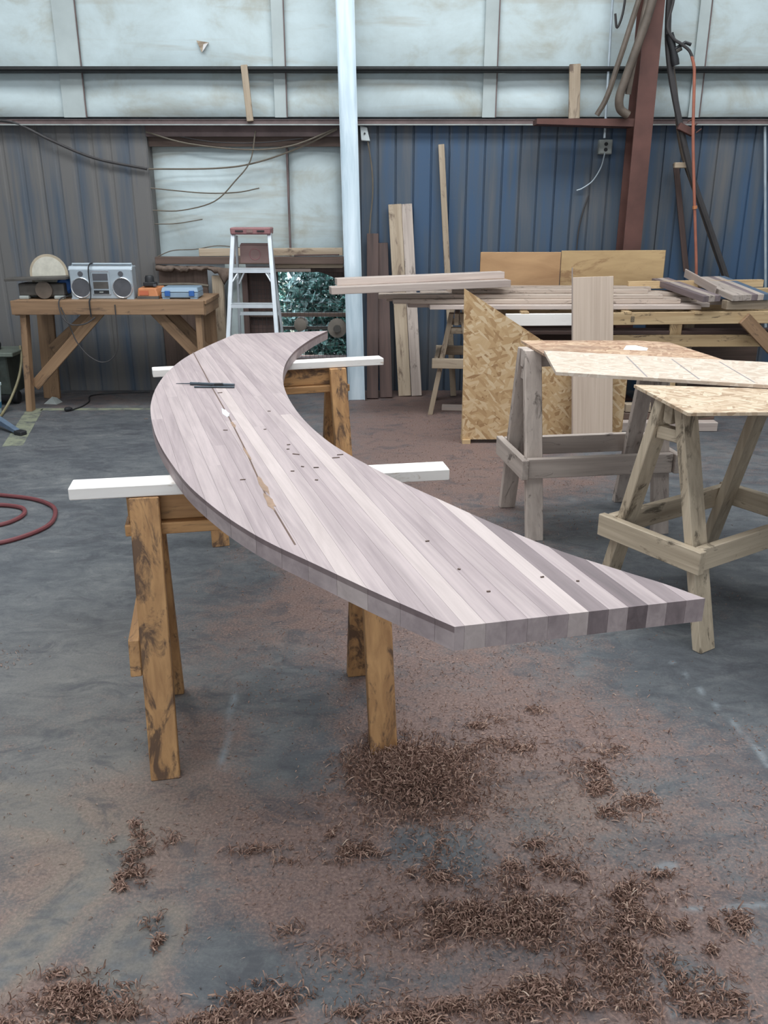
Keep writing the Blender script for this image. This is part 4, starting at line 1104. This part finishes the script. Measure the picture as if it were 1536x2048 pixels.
put('ring_mark', MB().ring((0, 0, 0), 0.045, 0.004, 'Y', 24, 6), 'red_cap', ps, Matrix.Translation((0, 0.07, 0.018)) @ Matrix.Rotation(math.radians(90), 4, 'X'))
put('shelf_lip', MB().box(-0.112, 0.112, 0.148, 0.158, 0.016, 0.03), 'shelf_brown', ps)

# ================================================================== WORKBENCH ON THE LEFT
B0 = Vector((-2.25, 7.45, 0))
bench = thing('workbench', 'rough pine workbench with diagonal braces against the left blue wall', 'workbench', tuple(B0))
def bb(name, p0, p1, wd, th, mat, side):
    return board(name, p0, p1, wd, th, mat, bench, side, 0.003, B0)
for i in range(4):
    y = 7.195 + i * 0.147
    bb('top_board', (-3.035, y, 0.912), (-1.455, y, 0.912), 0.144, 0.034, 'benchX', (0, 1, 0))
bb('apron', (-3.045, 7.105, 0.873), (-1.47, 7.105, 0.873), 0.112, 0.038, 'benchX', (0, 0, 1))
bb('apron', (-1.485, 7.13, 0.850), (-1.485, 7.72, 0.850), 0.088, 0.036, 'benchX', (0, 0, 1))
bb('apron', (-3.02, 7.13, 0.850), (-3.02, 7.72, 0.850), 0.088, 0.036, 'benchX', (0, 0, 1))
bb('apron', (-2.99, 7.70, 0.850), (-1.51, 7.70, 0.850), 0.088, 0.036, 'benchX', (0, 0, 1))
bb('leg', (-3.035, 7.165, 0), (-2.965, 7.165, 0.895), 0.050, 0.085, 'benchX', (1, 0, 0))
bb('leg', (-3.03, 7.66, 0), (-2.985, 7.66, 0.895), 0.145, 0.038, 'benchX', (1, 0, 0))
bb('leg', (-1.53, 7.165, 0), (-1.53, 7.165, 0.895), 0.050, 0.085, 'benchX', (1, 0, 0))
bb('leg', (-1.56, 7.66, 0), (-1.56, 7.66, 0.895), 0.145, 0.038, 'benchX', (1, 0, 0))
bb('brace', (-3.00, 7.235, 0.20), (-2.31, 7.175, 0.875), 0.088, 0.036, 'benchX', (0.7, 0, -0.7))
bb('brace', (-1.55, 7.235, 0.43), (-1.93, 7.175, 0.875), 0.088, 0.036, 'benchX', (0.7, 0, 0.7))
bb('brace', (-2.96, 7.62, 0.45), (-2.45, 7.63, 0.875), 0.088, 0.034, 'benchX', (0.7, 0, -0.7))
bb('brace', (-1.58, 7.62, 0.45), (-1.98, 7.63, 0.875), 0.088, 0.034, 'benchX', (0.7, 0, 0.7))

TZ = 0.9292
# disc sander
sa = thing('disc_sander', 'old disc sander with a worn white disc on the left of the bench', 'sander', (-2.83, 7.32, TZ))
put('base_box', MB().box(-0.185, 0.185, -0.10, 0.12, 0.028, 0.125), 'iron', sa, None, 0.006)
put('housing', MB().lathe([(0.13, 0.0), (0.13, 0.05), (0.10, 0.10)], 'Y', (0.03, 0.05, 0.16), 28), 'iron', sa, None, 0, True)
put('work_table', MB().hexa([(-0.27, -0.16, 0.147), (0.235, -0.16, 0.160), (0.235, 0.03, 0.160), (-0.27, 0.03, 0.147)], [(-0.27, -0.16, 0.168), (0.235, -0.16, 0.181), (0.235, 0.03, 0.181), (-0.27, 0.03, 0.168)]), 'iron', sa, None, 0.003)
dsc = put('disc', MB().lathe([(0.160, 0.036), (0.160, 0.044)], 'Y', (0.03, 0, 0.190), 40), 'disc_rim', sa, None, 0, True)
put('abrasive_sheet', MB().lathe([(0.140, 0.0335), (0.140, 0.0365)], 'Y', (0.03, 0, 0.190), 40), 'disc', dsc)
put('trunnion', MB().lathe([(0.07, -0.125), (0.07, -0.115)], 'Y', (0.03, 0, 0.075), 24), 'pipe', sa)
put('motor', MB().lathe([(0.05, 0), (0.07, 0.02), (0.07, 0.16), (0.05, 0.18)], 'Y', (0.165, -0.02, 0.10), 18), 'blue', sa, None, 0, True)
for sx in (-1, 1):
    put('foot', MB().box(sx * 0.145 - 0.04, sx * 0.145 + 0.04, -0.12, -0.06, 0.0, 0.028), 'box_grey', sa, None, 0.006)
    put('foot', MB().box(sx * 0.145 - 0.04, sx * 0.145 + 0.04, 0.06, 0.12, 0.0, 0.028), 'box_grey', sa, None, 0.006)

# boombox
bx = thing('boombox', 'silver portable radio with two round speakers on the bench', 'radio', (-2.325, 7.26, TZ))
put('body', MB().box(-0.258, 0.258, -0.045, 0.075, 0.0, 0.245), 'plastic_silver', bx, None, 0.008)
put('top_panel', MB().hexa([(-0.262, -0.048, 0.228), (0.262, -0.048, 0.228), (0.262, 0.075, 0.246), (-0.262, 0.075, 0.246)], [(-0.262, -0.03, 0.262), (0.262, -0.03, 0.262), (0.262, 0.07, 0.262), (-0.262, 0.07, 0.262)]), 'plastic_silver', bx, None, 0.004)
hd = put('handle', MB().tube([(-0.245, 0.02, 0.255), (-0.245, 0.02, 0.277), (0.245, 0.02, 0.277), (0.245, 0.02, 0.255)], 0.008, 8), 'plastic_silver', bx)
for sx in (-1, 1):
    sp = put('speaker', MB().lathe([(0.077, -0.050), (0.077, -0.044)], 'Y', (sx * 0.170, 0, 0.092), 32), 'grille', bx)
    put('speaker_ring', MB().ring((sx * 0.170, -0.049, 0.092), 0.079, 0.006), 'chrome', sp, None, 0, True)
    put('tweeter', MB().lathe([(0.021, -0.050), (0.021, -0.044)], 'Y', (sx * 0.165, 0, 0.202), 20), 'grille', bx)
dk = put('cassette_deck', MB().box(-0.078, 0.072, -0.052, -0.044, 0.035, 0.222), 'plastic_silver', bx, None, 0.003)
put('deck_window', MB().box(-0.065, 0.058, -0.055, -0.051, 0.150, 0.205), 'grille', dk)
put('deck_window', MB().box(-0.065, 0.058, -0.055, -0.051, 0.085, 0.140), 'iron', dk)
put('button_row', MB().box(-0.065, 0.058, -0.056, -0.051, 0.044, 0.072), 'black', dk)
put('badge', MB().box(-0.02, 0.012, -0.0575, -0.0555, 0.053, 0.062), 'box_grey', dk)
put('tuning_strip', MB().box(-0.07, 0.07, -0.0535, -0.049, 0.215, 0.228), 'chrome', bx)
put('foot', MB().box(-0.258, -0.20, -0.05, 0.0, -0.0, 0.010), 'plastic_silver', bx)
put('foot', MB().box(0.20, 0.258, -0.05, 0.0, -0.0, 0.010), 'plastic_silver', bx)
cable('cable', [(-2.40, 7.31, 1.21), (-2.405, 7.21, 1.205), (-2.41, 7.18, 1.15), (-2.40, 7.15, 1.0), (-2.395, 7.115, 0.945), (-2.395, 7.075, 0.92), (-2.39, 7.065, 0.80)], 0.006, 'black', 'dark cord draped over the front of the radio', 'cord')
cable('cable', [(-2.62, 7.25, 0.95), (-2.64, 7.12, 0.945), (-2.645, 7.07, 0.90), (-2.62, 7.05, 0.80), (-2.55, 7.04, 0.745), (-2.44, 7.05, 0.75), (-2.36, 7.07, 0.80)], 0.0055, 'wire_dark', 'brown cord looping off the bench edge below the sander', 'cord')
cable('cable', [(-2.19, 7.075, 0.90), (-2.19, 7.06, 0.70), (-2.20, 7.06, 0.55), (-2.26, 7.06, 0.46), (-2.35, 7.06, 0.435), (-2.45, 7.06, 0.49), (-2.53, 7.06, 0.60), (-2.57, 7.06, 0.72), (-2.63, 7.07, 0.88)], 0.005, 'wire_dark', 'long grey cord hanging in a deep loop under the bench', 'cord')

# charger with battery
cg = thing('battery_charger', 'orange battery charger on the bench beside the radio', 'charger', (-1.945, 7.30, TZ))
put('case', MB().hexa([(-0.10, -0.07, 0.0), (0.075, -0.07, 0.0), (0.11, 0.09, 0.0), (-0.085, 0.09, 0.0)], [(-0.095, -0.055, 0.085), (0.05, -0.055, 0.085), (0.10, 0.085, 0.095), (-0.08, 0.085, 0.095)]), 'orange_plastic', cg, None, 0.008)
put('base_rim', MB().box(-0.103, 0.078, -0.074, 0.06, 0.0, 0.022), 'iron', cg)
put('front_panel', MB().hexa([(-0.082, -0.0705, 0.03), (-0.005, -0.0705, 0.03), (-0.005, -0.062, 0.03), (-0.082, -0.062, 0.03)], [(-0.08, -0.063, 0.066), (-0.007, -0.063, 0.066), (-0.007, -0.055, 0.066), (-0.08, -0.055, 0.066)]), 'orange_dark', cg)
bt = thing('battery_pack', 'black battery pack seated on the orange charger', 'battery', (-1.945, 7.31, TZ + 0.096))
put('pack', MB().box(-0.055, 0.045, -0.035, 0.045, 0.0, 0.035), 'black', bt, None, 0.006)
put('stem', MB().lathe([(0.038, 0.03), (0.038, 0.07), (0.03, 0.085)], 'Z', (-0.008, 0.005, 0), 18), 'black', bt, None, 0, True)
put('contact', MB().box(0.03, 0.055, -0.04, -0.025, -0.0, 0.02), 'grille', bt)

# parts case
pc = thing('parts_case', 'flat grey blue parts case with two blue latches on the bench', 'case', (-1.692, 7.33, TZ))
put('lower_shell', MB().box(-0.152, 0.152, -0.10, 0.12, 0.008, 0.052), 'blue_clear', pc, None, 0.006)
put('lid', MB().hexa([(-0.155, -0.104, 0.053), (0.155, -0.104, 0.053), (0.155, 0.124, 0.053), (-0.155, 0.124, 0.053)], [(-0.145, -0.085, 0.092), (0.145, -0.085, 0.092), (0.145, 0.115, 0.092), (-0.145, 0.115, 0.092)]), 'blue_clear', pc, None, 0.005)
for sx in (-1, 1):
    put('latch', MB().box(sx * 0.10 - 0.022, sx * 0.10 + 0.022, -0.112, -0.098, 0.022, 0.066), 'blue', pc, None, 0.003)
    put('foot', MB().box(sx * 0.115 - 0.03, sx * 0.115 + 0.03, -0.10, -0.05, 0.0, 0.010), 'blue_clear', pc)

# ================================================================== LEFT FLOOR CORNER
mc = thing('floor_machine', 'dark floor machine with a flat grey green plate at the left edge', 'machine', (-3.42, 7.45, 0))
put('plate', MB().box(-0.25, 0.25, -0.18, 0.2, 0.44, 0.475), 'machine_top', mc, None, 0.006)
put('housing', MB().box(-0.22, 0.17, -0.13, 0.18, 0.10, 0.44), 'machine', mc, None, 0.01)
put('top_motor', MB().lathe([(0.10, 0.475), (0.11, 0.52), (0.09, 0.575), (0.03, 0.585)], 'Z', (-0.03, 0, 0), 20), 'black', mc, None, 0, True)
put('red_knob', MB().lathe([(0.028, -0.17), (0.04, -0.165), (0.04, -0.13)], 'Y', (0.06, 0, 0.30), 16), 'hose_red', mc, None, 0, True)
for sx in (-1, 1):
    put('wheel', MB().lathe([(0.05, -0.03), (0.06, -0.02), (0.06, 0.02), (0.05, 0.03)], 'X', (sx * 0.15, 0.0, 0.06), 18), 'black', mc, None, 0, True)
    put('axle_strut', MB().box(sx * 0.15 - 0.012, sx * 0.15 + 0.012, -0.02, 0.02, 0.06, 0.12), 'iron', mc)
bk = thing('bucket', 'white bucket with a blue band at the left edge', 'bucket', (-3.345, 7.05, 0))
put('pail', MB().lathe([(0.095, 0.0), (0.10, 0.004), (0.125, 0.235), (0.132, 0.24), (0.130, 0.255), (0.118, 0.255), (0.112, 0.22)], 'Z', (0, 0, 0), 24), 'bucket_white', bk, None, 0, True)
put('band', MB().lathe([(0.1075, 0.05), (0.1125, 0.10)], 'Z', (0, 0, 0), 24), 'bucket_blue', bk, None, 0, True)
cable('tan_hose', [(-3.19, 7.50, 0.50), (-3.16, 7.42, 0.40), (-3.16, 7.30, 0.25), (-3.20, 7.18, 0.10), (-3.22, 7.05, 0.02), (-3.19, 6.90, 0.012), (-3.22, 6.80, 0.012)], 0.011, 'hose_tan', 'tan hose arching to the floor beside the white bucket', 'hose')
bs = thing('blue_stand', 'slate blue splayed stand leg with a black foot at the left edge', 'stand', (-3.2, 6.6, 0))
put('leg', MB().hexa([(-0.06, 0.08, 0.09), (0.38, -0.26, 0.006), (0.40, -0.22, 0.006), (-0.02, 0.12, 0.09)], [(-0.06, 0.08, 0.15), (0.38, -0.26, 0.03), (0.40, -0.22, 0.03), (-0.02, 0.12, 0.15)]), 'leg_blue', bs)
put('foot', MB().box(-0.04, 0.045, -0.03, 0.03, 0.0, 0.034), 'black', bs, Matrix.Translation((0.40, -0.245, 0)) @ Matrix.Rotation(-0.5, 4, 'Z'), 0.006)
put('upright', MB().tube([(-0.05, 0.10, 0.08), (-0.10, 0.12, 0.55)], 0.03, 10), 'leg_blue', bs, None, 0, True)
put('leg', MB().hexa([(-0.10, 0.05, 0.09), (-0.35, -0.35, 0.0), (-0.31, -0.37, 0.0), (-0.06, 0.03, 0.09)], [(-0.10, 0.05, 0.15), (-0.35, -0.35, 0.03), (-0.31, -0.37, 0.03), (-0.06, 0.03, 0.15)]), 'leg_blue', bs)
put('leg', MB().hexa([(-0.12, 0.08, 0.09), (-0.50, 0.12, 0.0), (-0.50, 0.16, 0.0), (-0.10, 0.12, 0.09)], [(-0.12, 0.08, 0.15), (-0.50, 0.12, 0.03), (-0.50, 0.16, 0.03), (-0.10, 0.12, 0.15)]), 'leg_blue', bs)
hose = [(-2.9, 4.95, 0.012), (-2.55, 4.93, 0.012), (-2.27, 4.87, 0.012), (-2.08, 4.80, 0.012), (-1.93, 4.67, 0.012), (-1.86, 4.50, 0.012), (-1.85, 4.35, 0.012), (-1.92, 4.20, 0.012), (-2.03, 4.10, 0.012), (-2.25, 4.02, 0.012), (-2.55, 4.05, 0.012), (-2.72, 4.22, 0.012), (-2.72, 4.45, 0.014), (-2.55, 4.62, 0.016), (-2.30, 4.70, 0.014), (-2.13, 4.67, 0.012), (-2.06, 4.58, 0.012), (-2.06, 4.47, 0.012), (-2.13, 4.37, 0.012), (-2.35, 4.30, 0.012), (-2.6, 4.33, 0.012)]
cable('air_hose', hose, 0.0125, 'hose_red', 'dark red rubber air hose coiled on the floor at the left edge', 'hose', None, 8)
pg = thing('power_plug', 'dark cord with a plug lying on the floor in front of the bench', 'cord', (-2.70, 7.14, 0))
put('cord', MB().tube(smooth_pts([(0.02, 0.0, 0.010), (0.06, 0.15, 0.008), (0.06, 0.35, 0.007), (-0.0, 0.6, 0.007), (0.2, 0.72, 0.007), (0.5, 0.75, 0.007)]), 0.006, 6), 'black', pg, None, 0, True)
put('plug', MB().lathe([(0.010, -0.035), (0.020, -0.025), (0.020, 0.01), (0.008, 0.03)], 'X', (0, 0, 0.020), 10), 'black', pg, Matrix.Rotation(0.7, 4, 'Z'), 0, True)
tag(put('floor_rag', MB().add([(-3.02, 7.42, 0.0), (-2.90, 7.40, 0.0), (-2.88, 7.50, 0.0), (-2.99, 7.53, 0.0), (-2.95, 7.45, 0.06), (-2.92, 7.48, 0.045)],
                              [(0, 1, 4), (1, 5, 4), (1, 2, 5), (2, 3, 5), (3, 4, 5), (3, 0, 4), (0, 3, 2, 1)]), 'box_grey'), 'grey crumpled scrap under the left of the bench', 'scrap')

# ================================================================== SHAVINGS
SHAV = [(0.103, 2.177, 0.201, 0.193, 5200, 0.075), (-0.013, 2.343, 0.114, 0.135, 700, 0.03), (0.314, 2.343, 0.179, 0.081, 500, 0.012), (0.329, 1.659, 0.188, 0.096, 2000, 0.02), (0.175, 1.612, 0.11, 0.046, 600, 0.012), (0.655, 1.659, 0.088, 0.08, 700, 0.015), (0.542, 1.51, 0.082, 0.084, 1000, 0.018), (0.325, 1.404, 0.19, 0.063, 1300, 0.015), (0.068, 1.379, 0.165, 0.049, 700, 0.012), (-0.695, 1.392, 0.144, 0.056, 1500, 0.022), (-0.328, 1.379, 0.121, 0.049, 1200, 0.02), (-0.665, 1.906, 0.062, 0.058, 300, 0.012), (-0.651, 1.803, 0.067, 0.045, 250, 0.01), (-0.175, 1.867, 0.191, 0.034, 300, 0.008), (0.638, 2.189, 0.108, 0.085, 350, 0.008), (0.73, 2.073, 0.104, 0.089, 350, 0.008), (0.826, 1.612, 0.061, 0.061, 300, 0.01), (0.731, 1.417, 0.101, 0.064, 450, 0.01), (0.519, 1.849, 0.218, 0.094, 400, 0.008), (0.448, 1.758, 0.105, 0.07, 400, 0.01), (0.123, 1.812, 0.054, 0.073, 120, 0.008), (-0.542, 1.627, 0.037, 0.093, 120, 0.006), (-0.095, 1.906, 0.084, 0.058, 180, 0.008), (0.661, 1.442, 0.068, 0.066, 200, 0.008), (-0.01, 1.552, 0.192, 0.131, 350, 0.006), (0.698, 2.455, 0.339, 0.175, 400, 0.006)]
def shavings(name, label, spots, seed, lmin=0.014, lmax=0.040):
    r = np.random.default_rng(seed)
    K = 6
    allv, tones = [], []
    for cx, cy, rx, ry, n, hgt in spots:
        u, v = r.normal(0, 0.5, n), r.normal(0, 0.5, n)
        if hgt < 0.05 and n > 60:
            m_ = max(6, n // 35)
            cu, cv = r.normal(0, 0.55, m_), r.normal(0, 0.55, m_)
            wt = r.random(m_) ** 2; wt /= wt.sum()
            k_ = r.choice(m_, n, p=wt)
            sg = r.uniform(0.06, 0.30, m_)[k_]
            u, v = cu[k_] + r.normal(0, 1, n) * sg, cv[k_] + r.normal(0, 1, n) * sg
        px, py = cx + rx * u, cy + ry * v
        top = hgt * np.exp(-(u * u + v * v) * 1.6)
        pz = 0.003 + r.random(n) ** 0.6 * top
        L = r.uniform(lmin, lmax, n)
        a = r.uniform(0.6, 4.5, n)
        R = L / a
        w_ = r.uniform(0.0006, 0.0018, n)
        t = np.linspace(-0.5, 0.5, K)[None, :] * a[:, None]
        lx, ly = R[:, None] * np.sin(t), R[:, None] * (np.cos(t) - 1)
        lz = (np.linspace(-0.5, 0.5, K)[None, :] * r.uniform(-0.012, 0.012, n)[:, None])
        tilt = r.normal(0, 0.45 + 0.5 * (hgt > 0.015), n)
        yaw = r.uniform(0, 2 * np.pi, n)
        roll = r.choice([0, np.pi / 2], n) + r.normal(0, 0.3, n)
        pts = []
        for s in (-1, 1):
            X, Y_, Z = lx, ly, lz + s * w_[:, None]
            cr, sr = np.cos(roll)[:, None], np.sin(roll)[:, None]
            Y2, Z2 = Y_ * cr - Z * sr, Y_ * sr + Z * cr
            ct_, st_ = np.cos(tilt)[:, None], np.sin(tilt)[:, None]
            X3, Z3 = X * ct_ - Z2 * st_, X * st_ + Z2 * ct_
            cy_, sy_ = np.cos(yaw)[:, None], np.sin(yaw)[:, None]
            pts.append(np.stack([X3 * cy_ - Y2 * sy_ + px[:, None], X3 * sy_ + Y2 * cy_ + py[:, None], Z3 + pz[:, None]], -1))
        P = np.stack(pts, 1)                        # n,2,K,3
        zmin = P[..., 2].min(axis=(1, 2))
        P[..., 2] += np.maximum(0.0008 - zmin, 0)[:, None, None]
        allv.append(P)
        tones.append(np.repeat(np.clip(r.beta(2, 3, n) + 0.05 * (hgt > 0.05) * 0, 0, 1), 2 * K))
    P = np.concatenate(allv)
    T = np.concatenate(tones).astype(np.float32)
    n = len(P)
    base = (np.arange(n) * 2 * K)[:, None, None]
    k = np.arange(K - 1)
    q = np.stack([k, k + 1, k + 1 + K, k + K], -1)[None]
    F = (base + q).reshape(-1, 4).astype(np.int32)
    me = bpy.data.meshes.new(name)
    me.vertices.add(n * 2 * K); me.vertices.foreach_set('co', P.reshape(-1).astype(np.float32))
    me.loops.add(F.size); me.loops.foreach_set('vertex_index', F.ravel())
    me.polygons.add(len(F)); me.polygons.foreach_set('loop_start', np.arange(0, F.size, 4, dtype=np.int32))
    me.update()
    at = me.attributes.new('tone', 'FLOAT', 'POINT')
    at.data.foreach_set('value', T)
    me.materials.append(M['shaving'])
    o = bpy.data.objects.new(name, me)
    COL.objects.link(o)
    o['kind'] = 'stuff'
    tag(o, label, 'shavings')
    return o
shavings('wood_shavings', 'heap of curly brown wood shavings around the right front sawhorse foot', SHAV[:2], 11)
shavings('wood_shavings', 'drifts of brown wood shavings strewn over the right foreground floor', SHAV[2:9] + SHAV[14:21] + SHAV[22:], 12)
shavings('wood_shavings', 'tufts of brown wood shavings on the left foreground floor', SHAV[9:14] + SHAV[21:22], 13)
LOOSE = [(0.2, 2.2, 1.0, 0.7, 2600, 0.004), (0.1, 3.2, 1.1, 0.8, 2600, 0.004), (0.35, 1.9, 0.5, 0.5, 3000, 0.006), (0.2, 1.65, 0.9, 0.4, 2200, 0.004), (0.5, 5.6, 1.0, 1.5, 2500, 0.004)]
fl = shavings('sawdust_flakes', '', LOOSE, 14, 0.005, 0.016)
fl.parent = floor
del fl['label'], fl['category']
